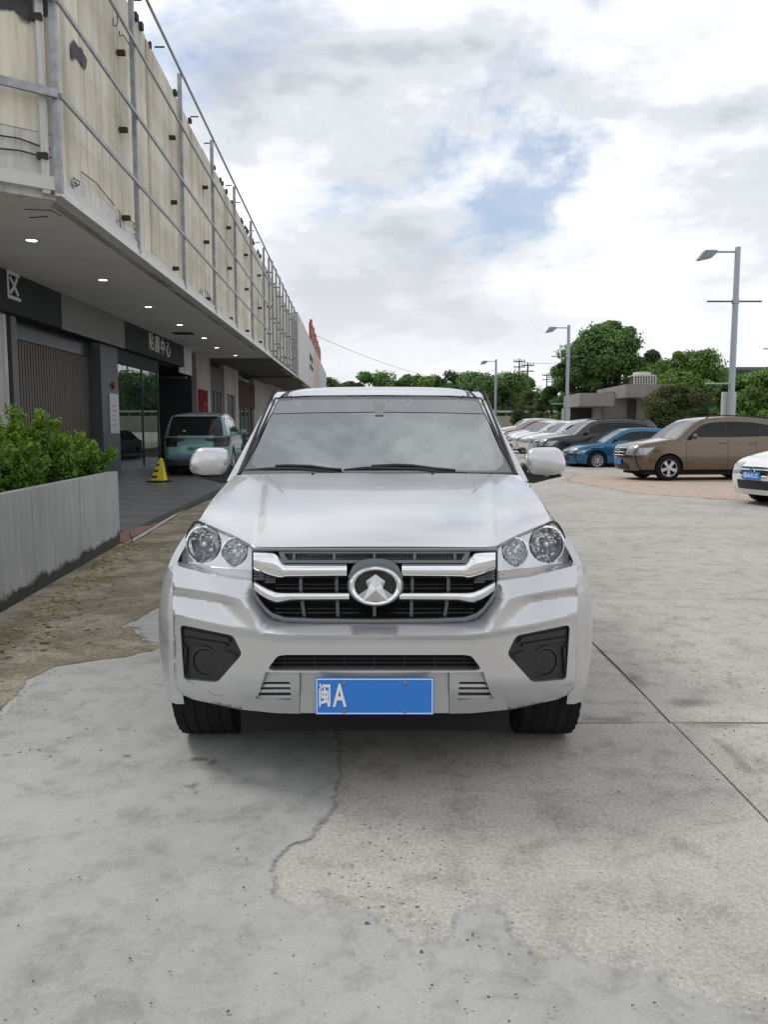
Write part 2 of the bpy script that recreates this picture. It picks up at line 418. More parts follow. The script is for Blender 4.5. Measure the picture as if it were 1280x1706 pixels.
# ---- grille
GD = lambda a: 2.80 + 0.055 * (abs(a) / 200) ** 2.2          # face depth across the grille
v, f = patch([(204, 914), (-204, 914), (-204, 975), (-196, 1002), (-182, 1022), (-160, 1036), (160, 1036), (182, 1022), (196, 1002), (204, 975)], [], 12, lambda a, y: hp(a, y, GD(a) + 0.075))
grille = tpart('grille', v, f, darkvoid)
def station_bar(st, d0, bulge, n=7, a_step=8, ends=True, depth=0.03):
    """st: (a, top py, bottom py); convex strip swept along a"""
    rows = []
    xs = [s[0] for s in st]; A = xs[0]; aa = []
    while A < xs[-1] - 1e-6: aa.append(A); A += a_step if A + a_step < xs[-1] else xs[-1] - A
    aa.append(xs[-1])
    for s in xs: 
        if s not in aa: aa.append(s)
    aa.sort()
    vs = []; fs = []; k = n + 2
    for A in aa:
        t = interp(A, xs, [s[1] for s in st]); b = interp(A, xs, [s[2] for s in st])
        vs.append(hp(A, t, GD(A) + d0 + depth))
        for i in range(n):
            u = i / (n - 1); q = 2 * u - 1
            vs.append(hp(A, lerp(t, b, u), GD(A) + d0 - bulge * (1 - abs(q) ** 2.4) + 0.006 * abs(q) ** 4))
        vs.append(hp(A, b, GD(A) + d0 + depth))
    for i in range(len(aa) - 1):
        for j in range(k - 1): fs.append((i * k + j, (i + 1) * k + j, (i + 1) * k + j + 1, i * k + j + 1))
    fs.append(tuple(range(k))); fs.append(tuple((len(aa) - 1) * k + j for j in range(k)))
    return vs, fs
def both(st): return [(-a, t, b) for a, t, b in st][::-1] , st
for nm, st, m, d0, bl in (('chrome_bar', [(46, 939, 962), (150, 939, 963), (154, 936, 965), (160, 926, 965), (168, 921, 963), (184, 919.5, 958), (202, 918.5, 948)], chrome, -0.012, 0.016),
                          ('chrome_bar', [(42, 986, 1001), (140, 986, 1001.5), (157, 986, 1005), (165, 985, 1006), (178, 980, 1001), (191, 973, 993), (201, 967, 984)], chrome, -0.016, 0.014)):
    for s in both(st):
        v, f = station_bar(s, d0, bl); mesh(nm, v, f, m, grille, 40)
# satin frame
for nm, st, d0, bl in (('grille_frame', [(-204, 913, 919), (204, 913, 919)], -0.008, 0.004),
                       ('grille_frame', [(-184, 1008, 1019), (-170, 1020, 1030), (-150, 1027, 1036), (-100, 1029, 1039), (0, 1030, 1040), (100, 1029, 1039), (150, 1027, 1036), (170, 1020, 1030), (184, 1008, 1019)], -0.012, 0.006)):
    v, f = station_bar(st, d0, bl, 5); mesh(nm, v, f, satin, grille, 40)
for s in both([(183, 1008, 1019), (190, 999, 1010), (197, 988, 1001), (203, 972, 990)]):
    v, f = station_bar(s, -0.010, 0.005, 5, 4); mesh('grille_frame', v, f, satin, grille, 40)
fr_o = [(160, 919), (-160, 919), (-154, 938), (154, 938)]; fr_i = roundpoly([(151, 922), (-151, 922), (-145, 933), (145, 933)], 2)
v, f = patch(fr_o, [fr_i], 5, lambda a, y: hp(a, y, GD(a) - 0.004), thick=(0, 0.05, 0)); mesh('mesh_surround', v, f, satin, grille, 30)
def chain(mbx, a0, a1, y0, y1, d, rows, pitch, r=0.0016):
    h = (y1 - y0) / rows
    for k in range(rows + 1):
        for ph_ in (0, 1):
            pts = []
            n = int((a1 - a0) / (pitch / 4))
            for i in range(n + 1):
                a = a0 + (a1 - a0) * i / n
                y = y0 + h * k + (h * 0.5 * (1 if ((i + ph_ * 2 + k * 2) % 4 in (0, 1)) else -1)) * 0.98
                if y < y0 - 0.5 or y > y1 + 0.5: y = min(max(y, y0), y1)
                pts.append(hp(a, y, GD(a) + d))
            mbx.tube(pts, r, 4, False)
mb = MB(); chain(mb, -150, 150, 922.5, 932.5, 0.012, 2, 9)
mb.build('honeycomb_mesh', satin, grille, 30)
for a in (-134, -67, 67, 134, 0): MB().bar(hp(a, 921, GD(a) + 0.008), hp(a, 934, GD(a) + 0.008), 0.005, 0.01).build('mesh_rib', satin, grille)
for sg in (1, -1):
    mb = MB()
    for (a0, a1, y0, y1) in ((183, 201, 951, 966), (166, 183, 958, 971)):
        if sg > 0: chain(mb, a0, a1, y0, y1, 0.02, 3, 8)
        else: chain(mb, -a1, -a0, y0, y1, 0.02, 3, 8)
    mb.build('honeycomb_mesh', satin, grille, 30)
for y in (967.5, 974, 980.5, 1008, 1014.5, 1021): MB().tube([hp(a, y, GD(a) + 0.04) for a in range(-165, 166, 15)], 0.0042, 6).build('grille_slat', blackgloss, grille, 40)
for a in (-123, -63, 63, 123): MB().bar(hp(a, 964, GD(a) + 0.028), hp(a * 1.0, 985, GD(a) + 0.028), 0.0035, 0.012).build('grille_rib', ribm, grille)
for a, k in ((-121, -117), (-62, -61), (0, 0), (62, 61), (121, 117)): MB().bar(hp(a, 1002, GD(a) + 0.02), hp(k, 1027, GD(a) + 0.02), 0.0035, 0.012).build('grille_rib', ribm, grille)
# badge
bc = hp(2, 976, GD(0) - 0.03); bs = bc.y / ray(640, 976).y / FPX
bm_ = Matrix.Translation(bc) @ Matrix.Rotation(R(90), 4, 'X') @ Matrix.Diagonal((1, 0.74, 1, 1))
mb = MB(); mb.lathe([(47 * bs, -0.03), (47.5 * bs, -0.008), (46 * bs, 0.0), (43 * bs, 0.004), (39 * bs, 0.0)], 40, bm_)
v, f = patch([(-44, 962), (-36, 944), (-24, 934), (-8, 931), (12, 931), (28, 934), (40, 944), (48, 962)], [], 6, lambda a, y: hp(a, y, GD(0) - 0.022), thick=(0, 0.05, 0)); mb.add(v, f)
badge = mb.build('badge', satin, grille, 30)
MB().lathe([(43.5 * bs, 0.0), (43 * bs, 0.006), (40.5 * bs, 0.009), (37 * bs, 0.007), (34.5 * bs, 0.0)], 40, bm_).build('badge_ring', chrome, badge, 40)
MB().lathe([(36 * bs, 0.001), (0, 0.0012)], 40, bm_).build('badge_back', blackgloss, badge)
mb = MB()
for i in range(-8, 9):
    for j in range(-6, 7):
        x = (i + (0.5 if j % 2 else 0)) * 4.2 * bs; y = j * 4.0 * bs
        if (x / (33 * bs)) ** 2 + (y / (33 * bs)) ** 2 < 1:
            mb.add(*[getattr(MB().lathe([(2.0 * bs, 0.0012), (1.75 * bs, 0.0022), (1.4 * bs, 0.0012)], 6, bm_ @ Matrix.Translation((x, y, 0))), k) for k in 'vf'])
mb.build('badge_honeycomb', satin, badge)
# faceted chrome crest: peak in the middle, legs that merge into the lower ring
q = 43 * bs
P = lambda x, y, z: bm_ @ Vector((x * bs, y * bs / 0.74, z))
vs = [P(0, 20, 0.008), P(-16, 8, 0.002), P(-12, -4, 0.004), P(-30, -16, 0.003), P(-22, -27, 0.006), P(0, -25, 0.006), P(22, -27, 0.006), P(30, -16, 0.003), P(12, -4, 0.004), P(16, 8, 0.002), P(0, -5, 0.024), P(-8, 5, 0.007), P(8, 5, 0.007)]
fs = [(0, 1, 11), (0, 11, 10), (1, 2, 11), (11, 2, 10), (2, 3, 4), (2, 4, 10), (4, 5, 10), (10, 5, 6), (6, 8, 10), (6, 7, 8), (8, 9, 12), (8, 12, 10), (9, 0, 12), (12, 0, 10)]
n0 = len(vs); vs += [p + Vector((0, 0.02, 0)) for p in vs]
rim = list(range(10))
fs += [(rim[i], rim[(i + 1) % 10], rim[(i + 1) % 10] + n0, rim[i] + n0) for i in range(10)]
mesh('badge_crest', vs, fs, mat('dark_chrome', (0.60, 0.61, 0.63), 0.07, 1.0), badge)

# ---- headlights
lensm = bpy.data.materials.new('lamp_lens'); lensm.use_nodes = True
t = lensm.node_tree; t.nodes.clear()
o_ = t.nodes.new('ShaderNodeOutputMaterial'); mxs = t.nodes.new('ShaderNodeMixShader'); tr = t.nodes.new('ShaderNodeBsdfTransparent'); gl = t.nodes.new('ShaderNodeBsdfGlossy')
gl.inputs['Roughness'].default_value = 0.03; lw = t.nodes.new('ShaderNodeLayerWeight'); lw.inputs['Blend'].default_value = 0.5
pw_ = t.nodes.new('ShaderNodeMath'); pw_.operation = 'POWER'; pw_.inputs[1].default_value = 4.0; t.links.new(lw.outputs['Facing'], pw_.inputs[0])
ad_ = t.nodes.new('ShaderNodeMath'); ad_.operation = 'MULTIPLY_ADD'; ad_.inputs[1].default_value = 0.8; ad_.inputs[2].default_value = 0.05; t.links.new(pw_.outputs[0], ad_.inputs[0])
t.links.new(ad_.outputs[0], mxs.inputs[0]); t.links.new(tr.outputs[0], mxs.inputs[1]); t.links.new(gl.outputs[0], mxs.inputs[2]); t.links.new(mxs.outputs[0], o_.inputs[0])
tr.inputs['Color'].default_value = (0.98, 0.985, 0.99, 1)
MATS['lamp_lens'] = lensm
refl = mat('reflector', (0.96, 0.97, 0.98), 0.09, 0.95)
reflm = mat('reflector_matt', (0.72, 0.73, 0.76), 0.18, 0.6)
amber = mat('marker_strip', (0.45, 0.40, 0.38), 0.25, 0.5)
bulbm = mat('bulb', (0.75, 0.8, 0.85), 0.05, 0.6)
def hl_d(a, y): return 2.885 + 0.205 * max(0, (abs(a) - 200) / 122) ** 1.5 + (968 - y) * 0.0009
HL = [(203, 912), (216, 904), (240, 892), (268, 880), (296, 869), (303, 872), (311, 884), (318, 902), (322, 926), (323, 945), (262, 961), (204, 969)]
for sgn in (-1, 1):
    pf = lambda q: [(sgn * x, y) for x, y in q]
    cs = [(285, 906, 28.5, 31), (233, 918, 21, 24)]
    holes = [[(c[0] + c[2] * math.cos(k * math.pi / 14), c[1] + c[3] * math.sin(k * math.pi / 14)) for k in range(28)] for c in cs]
    v, f = patch(pf(HL), [pf(h) for h in holes], 5, lambda a, y: hp(a, y, hl_d(a, y) + 0.040))
    lamp = tpart('headlight', v, f, reflm)
    MATS['lamp_lens']
    for ci, (ca, cy_, rx, ry) in enumerate(cs):
        c = hp(sgn * ca, cy_, hl_d(ca, cy_) + 0.038); s2 = c.y / ray(640, cy_).y / FPX
        mx4 = Matrix.Translation(c) @ Matrix.Rotation(R(90), 4, 'X')
        r = rx * s2; q = ry / rx
        mm = mx4 @ Matrix.Diagonal((1, q, 1, 1))
        MB().lathe([(r * 1.02, -0.006), (r * 1.02, 0.022), (r * 0.93, 0.026), (r * 0.88, 0.012)], 40, mm).build('lamp_ring', chrome, lamp, 40)
        prof = [(r * 0.92 * math.sqrt(k / 8), -0.07 + 0.075 * k / 8) for k in (8, 6, 4.5, 3, 1.5, .6, 0)]
        # stepped facets in the bowl
        bowl = MB(); vs = []; fs = []; n = 24; hrnd = random.Random(4)
        for i, (rr, h) in enumerate(prof):
            for k in range(n):
                a_ = 2 * math.pi * k / n; wob = hrnd.uniform(-0.009, 0.009) * (rr / r) + 0.003 * (1 if (k // 4) % 2 else -1)
                vs.append(mm @ Vector((rr * math.cos(a_), rr * math.sin(a_), h + wob)))
        for i in range(len(prof) - 1):
            for k in range(n): fs.append((i * n + k, i * n + (k + 1) % n, (i + 1) * n + (k + 1) % n, (i + 1) * n + k))
        mesh('reflector_bowl', vs, fs, refl, lamp, 3)
        MB().lathe([(0.0, 0.012), (0.008, 0.01), (0.011, 0.002), (0.011, -0.05)], 16, mm).build('bulb', bulbm, lamp, 30)
        mb = MB()
        if ci == 0:
            for dx_ in (-0.007, 0.0, 0.007): mb.box((dx_ - 0.002, -0.03, -0.045), (dx_ + 0.002, 0.02, -0.02), mx4)
            mb.lathe([(0.017, -0.052), (0.02, -0.02), (0.015, -0.018)], 16, mx4); mb.build('bulb_shade', satin, lamp, 30)
    # fluted marker strip along the bottom
    v, f = patch(pf([(205, 966), (205, 951), (240, 947), (268, 945), (288, 941), (320, 937), (321.5, 944), (262, 959)]), [], 2.4, lambda a, y: hp(a, y, hl_d(a, y) + 0.026 + 0.0022 * math.sin(a * 1.6)))
    mesh('marker_strip', v, f, amber if sgn > 0 else mat('marker_clear', (0.55, 0.55, 0.56), 0.2, 0.6), lamp, 50)
    MB().tube([hp(sgn * a, y, hl_d(a, y) + 0.022) for a, y in [(205, 950.5), (240, 946.5), (268, 944.5), (288, 940.5), (320, 936.5)]], 0.0022, 6).build('strip_edge', chrome, lamp, 40)
    v, f = patch(pf(HL), [], 5, lambda a, y: hp(a, y, hl_d(a, y) - 0.004 - 0.012 * math.sin(min(max((y - 868) / 100, 0), 1) * math.pi)))
    mesh('lens', v, f, lensm, lamp, 60)
    q_ = resample(HL, 6); n_ = len(q_)
    mesh('lamp_rim', [hp(sgn * a, y, hl_d(a, y) + 0.001) for a, y in q_] + [hp(sgn * a, y, hl_d(a, y) + 0.045) for a, y in q_], [(k, (k + 1) % n_, (k + 1) % n_ + n_, k + n_) for k in range(n_)], reflm, lamp, 40)
    mb = MB(); mb.tube([hp(sgn * a, y, hl_d(a, y) + 0.0) for a, y in HL + HL[:1]], 0.0052, 6, False); mb.build('lamp_seal', blackgloss, lamp, 40)

# ---- hood
row0 = [(0, 910.5, 2.835), (60, 910.5, 2.838), (120, 911, 2.848), (160, 911.5, 2.862), (184, 911.5, 2.874), (203, 909, 2.885), (216, 902, 2.915), (240, 890, 2.975), (268, 878, 3.035), (292, 868, 3.10)]
rowN = [(0, 788, 3.98), (60, 788, 3.985), (110, 788.5, 3.99), (150, 789, 4.0), (176, 789.5, 4.01), (190, 790, 4.015), (202, 790, 4.02), (214, 790.5, 4.025), (226, 791, 4.03), (237, 792, 4.04)]
uh = [0, 0.06, 0.12, 0.16, 0.19, 0.215, 0.23, 0.25, 0.275, 0.30]
def hoodpt(sgn, i, vv_):
    p = hp(sgn * row0[i][0], row0[i][1], row0[i][2]); q = hp(sgn * rowN[i][0], rowN[i][1], rowN[i][2])
    r_ = p.lerp(q, vv_)
    r_.z += 0.020 * math.sin(vv_ ** 0.75 * math.pi)
    a = abs(row0[i][0])
    # raised centre with a crease that fades towards the windscreen
    k = max(0.0, 1 - vv_) ** 0.45 * (1 - math.exp(-vv_ * 22))
    r_.z += -0.004 * math.exp(-((a - 205) / 22) ** 2) * k + 0.005 * (1 if a < 185 else 0) * k
    if vv_ < 0.0001: pass
    return r_
def densify(n=6):
    vs = []; fs = []; cols = []
    idx = list(range(len(row0) - 1, 0, -1)); spec = [(-1, i) for i in idx] + [(1, i) for i in range(0, len(row0))]
    NV = 36
    cur = []
    for j in range(NV + 1):
        vv_ = (j / NV) ** 1.15
        ctrl_ = [hoodpt(s, i, vv_) for s, i in spec]
        line = []
        for k in range(len(ctrl_) - 1):
            p0 = ctrl_[max(k - 1, 0)]; p1 = ctrl_[k]; p2 = ctrl_[k + 1]; p3 = ctrl_[min(k + 2, len(ctrl_) - 1)]
            for q in range(4):
                t = q / 4
                m = 0.5 * ((2 * p1) + (p2 - p0) * t + (2 * p0 - 5 * p1 + 4 * p2 - p3) * t * t + (3 * p1 - p0 - 3 * p2 + p3) * t ** 3)
                l = p1.lerp(p2, t); line.append(l.lerp(m, 0.6))
        line.append(ctrl_[-1]); cur.append(line)
    # rolled front lip
    lip = [p + Vector((0, 0.012, -0.016)) for p in cur[0]]; lip2 = [p + Vector((0, 0.05, -0.022)) for p in cur[0]]
    r0 = [p + Vector((0, 0.006, 0.001)) for p in cur[0]]
    cur = [lip2, lip] + cur
    W = len(cur[0])
    for line in cur: vs += line
    for j in range(len(cur) - 1):
        for k in range(W - 1): fs.append((j * W + k, j * W + k + 1, (j + 1) * W + k + 1, (j + 1) * W + k))
    # edge skirts
    for sidx in (0, W - 1):
        n0 = len(vs)
        for j in range(len(cur)): vs.append(cur[j][sidx] + Vector((0, 0, -0.02)))
        for j in range(len(cur) - 1): fs.append((j * W + sidx, (j + 1) * W + sidx, n0 + j + 1, n0 + j))
    return vs, fs
v, f = densify(); hood = tpart('hood', v, f, silver, smooth=50)
for a in (-107, 92):
    p = hp(a, 791, 3.97); MB().box((p.x - 0.008, p.y - 0.012, p.z - 0.002), (p.x + 0.008, p.y + 0.008, p.z + 0.01), None, 0.003).build('washer_jet', blackp, hood, 40)

# ---- body sides: fender, doors, bed in one skin each side
def sedge(Y):                                     # top edge of the side skin: (x, z)
    p = hp(292, 868, 3.10); q = hp(237, 792, 4.04)
    if Y <= 4.04:
        t = max(0, (Y - 3.10) / 0.94); r_ = p.lerp(q, t); z = r_.z + 0.02 * math.sin(max(t, 0.0) ** 0.75 * math.pi)
        return (r_.x - X0 + 0.006, z - 0.004 if Y > 3.1 else z - (3.1 - Y) * 0.8)
    return (lerp(q.x - X0 + 0.006, 0.80, min(1, (Y - 4.04) / 0.5)), lerp(q.z, 1.10, min(1, (Y - 4.04) / 0.5)))
def sidep(Y, z):
    xt, zt = sedge(Y)
    qn = min(max((zt - z) / max(zt - 0.47, 0.05), 0), 1)
    x = xt + (0.893 - xt) * (1 - (1 - qn) ** 3.0)
    if z < 0.47: x -= 0.035 * ((0.47 - z) / 0.27) ** 2
    fl = 1 - min(abs(Y - 3.43) / 0.75, 1) if Y < 4.2 else (1 - min(abs(Y - 6.45) / 0.6, 1))
    if Y > 4.0: x -= 0.02 * (1 - max(fl, 0)) * min(1, (Y - 4.0) / 0.2)
    if Y < 3.15: x -= 0.098 * ((3.15 - Y) / 0.12) ** 2 * min(1, qn * 2.2)
    return x
ycut = [3.035, 3.05, 3.08, 3.10]
topl = [(Y, sedge(Y)[1]) for Y in np.arange(3.10, 7.61, 0.05)]
arch1 = [(3.43 + 0.46 * math.cos(t_), 0.37 + 0.46 * math.sin(t_)) for t_ in np.linspace(0.0, math.pi * 0.72, 14)]
arch2 = [(6.45 + 0.43 * math.cos(t_), 0.36 + 0.43 * math.sin(t_)) for t_ in np.linspace(-0.2, math.pi + 0.2, 18)]
sideo = [(3.05, 0.78), (3.115, 0.80)] + topl[1:] + [(7.6, 0.42), arch2[0]] + arch2[1:] + [(5.9, 0.27), (3.86, 0.27)] + arch1 + [(3.17, 0.55), (3.16, 0.24), (3.05, 0.25), (3.032, 0.5)]
wells = [roundpoly([(4.35, 1.13), (4.35, 1.13)], 0)] if False else []
for sgn in (-1, 1):
    v, f = patch(sideo, [], 0.035, lambda Y, z: Vector((X0 + sgn * sidep(Y, z), Y, z)), thick=(-sgn * 0.03, 0, 0))
    side = tpart('body_side', v, f, silver, smooth=40)
    mb = MB()
    for Y in (4.12, 5.05, 5.86):
        vs = []; 
        zz = np.linspace(0.30, sedge(Y)[1] - 0.01, 14)
        for z in zz: vs += [(X0 + sgn * (sidep(Y, z) + 0.0015), Y - 0.004, z), (X0 + sgn * (sidep(Y, z) + 0.0015), Y + 0.004, z)]
        mb.add(vs, [(2 * i, 2 * i + 1, 2 * i + 3, 2 * i + 2) for i in range(13)])
    mb.build('door_gap', darkvoid, side)
    for Y in (4.85, 5.68):
        x = X0 + sgn * (sidep(Y, 0.93) + 0.012); MB().box((x - 0.014, Y - 0.09, 0.915), (x + 0.014, Y + 0.09, 0.945), None, 0.01).build('door_handle', silver, side, 40)
# ---- windscreen, pillars, roof
def ws_d(a, y): 
    k = (790 - y) / 130
    return lerp(4.03 + 0.15 * (a / 230) ** 2, 4.80 + 0.10 * (a / 172) ** 2, k)
glassm = bpy.data.materials.new('windscreen_glass'); glassm.use_nodes = True
t = glassm.node_tree; t.nodes.clear()
o_ = t.nodes.new('ShaderNodeOutputMaterial'); mxs = t.nodes.new('ShaderNodeMixShader'); df = t.nodes.new('ShaderNodeBsdfDiffuse'); gl = t.nodes.new('ShaderNodeBsdfGlossy')
df.inputs['Color'].default_value = (0.010, 0.012, 0.013, 1); gl.inputs['Roughness'].default_value = 0.015; gl.inputs['Color'].default_value = (0.92, 0.97, 0.97, 1)
mxs.inputs[0].default_value = 0.33
t.links.new(df.outputs[0], mxs.inputs[1]); t.links.new(gl.outputs[0], mxs.inputs[2]); t.links.new(mxs.outputs[0], o_.inputs[0])
WS = roundpoly([(-229, 790), (229, 790), (171.5, 664), (120, 661), (0, 660), (-120, 661), (-171.5, 664)], 8)
v, f = patch(WS, [], 10, lambda a, y: hp(a, y, ws_d(a, y)))
wsc = tpart('windscreen', v, f, glassm, smooth=60)
frit = mat('glass_frit', (0.10, 0.105, 0.11), 0.12)
fin = roundpoly([(-196, 784), (196, 784), (205, 778), (211, 771), (208, 755), (190, 712), (166, 672), (120, 668), (-120, 668), (-166, 672), (-190, 712), (-208, 755), (-211, 771), (-205, 778)], 5)
v, f = patch(WS, [fin], 8, lambda a, y: hp(a, y, ws_d(a, y) - 0.003)); mesh('glass_frit', v, f, frit, wsc, 60)
shade = bpy.data.materials.new('shade_band'); shade.use_nodes = True
t = shade.node_tree; t.nodes.clear(); o_ = t.nodes.new('ShaderNodeOutputMaterial'); mxs = t.nodes.new('ShaderNodeMixShader'); df = t.nodes.new('ShaderNodeBsdfDiffuse'); gl = t.nodes.new('ShaderNodeBsdfGlossy')
df.inputs['Color'].default_value = (0.16, 0.165, 0.17, 1); gl.inputs['Roughness'].default_value = 0.05; mxs.inputs[0].default_value = 0.22
t.links.new(df.outputs[0], mxs.inputs[1]); t.links.new(gl.outputs[0], mxs.inputs[2]); t.links.new(mxs.outputs[0], o_.inputs[0])
v, f = patch([(-166, 668), (-120, 666), (0, 665), (120, 666), (166, 668), (176, 689), (100, 687), (0, 686), (-100, 687), (-176, 689)], [], 8, lambda a, y: hp(a, y, ws_d(a, y) - 0.0055)); mesh('sun_band', v, f, shade, wsc, 60)
v, f = patch([(-5, 673), (9, 673), (9, 692), (-5, 692)], [], 9, lambda a, y: hp(a, y, ws_d(a, y) - 0.008)); mesh('sensor_patch', v, f, mat('sensor_grey', (0.17, 0.18, 0.175), 0.3), wsc)
mb = MB(); mb.tube([hp(a, y, ws_d(a, y) - 0.003) for a, y in [(-229, 790), (-171.5, 663.5), (-120, 660.5), (0, 659.5), (120, 660.5), (171.5, 663.5), (229, 790)]], 0.006, 6); mb.build('glass_seal', blackgloss, wsc, 40)
# sticker in the corner
# roof: rows from the header back
rv = []; RN = 32
hdr = []
for k in range(RN + 1):
    u = -1 + 2 * k / RN; a = 174 * u; y = 659.5 + 4 * abs(u) ** 3.0
    hdr.append(hp(a, y, 4.795 + 0.10 * u * u))
rows = [hdr]
for (Y, zc_, hw) in ((4.86, 1.570, 0.648), (4.94, 1.598, 0.655), (5.06, 1.622, 0.662), (5.25, 1.640, 0.668), (5.5, 1.644, 0.670), (5.8, 1.635, 0.665), (5.95, 1.615, 0.655)):
    rows.append([Vector((X0 + hw * math.sin(u_ * 1.15) / math.sin(1.15) * 1.0, Y + 0.03 * u_ * u_, zc_ - 0.012 * u_ * u_ - 0.055 * abs(u_) ** 5)) for u_ in [-1 + 2 * k / RN for k in range(RN + 1)]])
rows.append([p + Vector((0, 0.06, -0.12)) for p in rows[-1]])
vs = [p for r_ in rows for p in r_]; W = RN + 1
fs = [(j * W + k, j * W + k + 1, (j + 1) * W + k + 1, (j + 1) * W + k) for j in range(len(rows) - 1) for k in range(RN)]
roof = tpart('roof', vs, fs, silver, smooth=70)
ditch = mat('roof_trim', (0.05, 0.052, 0.055), 0.4)
for sg in (-1, 1):
    mb = MB()
    k0 = 2 if sg < 0 else RN - 4
    for j in range(0, len(rows) - 2):
        a_, b_ = rows[j][k0], rows[j][k0 + 1]; c_, d_ = rows[j + 1][k0 + 1], rows[j + 1][k0]
        o3 = Vector((0, -0.008, 0.008)); a_, b_, c_, d_ = [q + o3 for q in (a_.lerp(b_, .55), b_, c_, d_.lerp(c_, .55))]
        mb.add([a_, b_, c_, d_], [(0, 1, 2, 3)])
    mb.build('roof_strip', ditch, roof)
for sg in (-1, 1):
    st = []
    for k in range(9):
        t_ = k / 8; y = lerp(792, 652, t_); ai = lerp(230, 173, t_); ao = lerp(239, 177.5, t_); Yi = ws_d(ai, max(y, 664)) 
        st.append((hp(sg * ai, y, Yi), hp(sg * (ai + (ao - ai) * .45), y - 0.5, Yi + 0.012), hp(sg * ao, y, Yi + 0.08), hp(sg * (ao - 4), y, Yi + 0.22)))
    vs = [p for r_ in st for p in r_]; fs = [(4 * j + k, 4 * j + k + 1, 4 * j + 5 + k, 4 * j + 4 + k) for j in range(8) for k in range(3)]
    pil = tpart('windscreen_pillar', vs, fs, silver, smooth=60)
    mb = MB(); mb.tube([r_[0].lerp(r_[1], 0.25) + Vector((0, -0.006, 0.002)) for r_ in st], 0.0125, 6); mb.build('pillar_seal', blackgloss, pil, 40)
    # cab side with two door windows
    ys = [4.32, 4.98, 5.06, 5.92]
    def cabx(Y, z): return 0.80 - (z - 1.10) * 0.30 - 0.02 * max(0, (Y - 5.3))
    prof_ = [(4.16, 1.08), (4.88, 1.555), (5.1, 1.60), (5.5, 1.612), (5.85, 1.58), (5.98, 1.08)]
    w1 = roundpoly([(4.42, 1.13), (4.93, 1.50), (5.02, 1.52), (5.02, 1.13)], 0.03); w2 = roundpoly([(5.10, 1.13), (5.10, 1.53), (5.5, 1.54), (5.78, 1.50), (5.86, 1.13)], 0.04)
    fn = lambda Y, z: Vector((X0 + sg * cabx(Y, z), Y, z))
    v, f = patch(prof_, [w1, w2], 0.07, fn, thick=(-sg * 0.05, 0, 0)); cs_ = tpart('cab_side', v, f, silver, smooth=40)
    for w_ in (w1, w2):
        v, f = patch([(4.2, 1.1)] * 0 + w_, [], 0.08, lambda Y, z: fn(Y, z) - Vector((sg * 0.012, 0, 0))); mesh('side_window', v, f, mat('dark_glass', (0.010, 0.012, 0.013), 0.03, spec=0.35), cs_)
# rear cab wall, floor, bed
MB().box((X0 - 0.72, 5.93, 0.45), (X0 + 0.72, 5.985, 1.55)).build('cab_rear', silver, truck, None, TORG)
mb = MB(); mb.box((X0 - 0.80, 6.0, 0.60), (X0 + 0.80, 7.55, 0.66)); mb.box((X0 - 0.80, 6.0, 0.661), (X0 + 0.80, 6.04, 1.08)); mb.box((X0 - 0.84, 7.552, 0.55), (X0 + 0.84, 7.61, 1.09))
mb.build('cargo_bed', silver, truck, None, TORG)
mb = MB(); mb.box((X0 - 0.52, 2.92, 0.19), (X0 + 0.52, 7.4, 0.5)); mb.box((X0 - 0.56, 3.25, 0.5), (X0 + 0.56, 5.9, 0.84)); mb.box((X0 - 0.78, 3.95, 0.86), (X0 + 0.78, 5.9, 1.07)); mb.box((X0 - 0.82, 3.9, 0.30), (X0 + 0.82, 5.9, 0.86))  # dark block keeps light out under the truck, set low to deepen the shadow
mb.build('underbody_block', darkvoid, truck, None, TORG)
# cowl under the wipers
v, f = patch([(-232, 796), (232, 796), (229, 787), (-229, 787)], [], 10, lambda a, y: hp(a, y, 4.03 + 0.14 * (a / 230) ** 2 + (790 - y) * 0.004)); tpart('cowl', v, f, blackp)
def wip(pts, blade, armw):
    mb = MB(); mb.tube([hp(a, y, ws_d(a, y) - 0.022) for a, y in pts], armw, 6)
    return mb
for arm, bl in (([(-60, 783), (-85, 781), (-112, 777), (-150, 776), (-170, 777)], [(-221, 781.5), (-180, 779.5), (-140, 779), (-100, 782), (-58, 787)]),
                ([(130, 784), (95, 781), (58, 776), (30, 775), (-10, 777)], [(-56, 781), (-20, 778.5), (20, 778.5), (70, 780), (112, 786), (150, 787)])):
    wp = wip(arm, None, 0.010).build('wiper', blackgloss, truck, 40, TORG)
    mb = MB(); mb.tube([hp(a, y + 2.0, ws_d(a, y) - 0.014) for a, y in bl], [0.006] + [0.012] * (len(bl) - 2) + [0.009], 6); mb.build('wiper_blade', blackgloss, wp, 40)
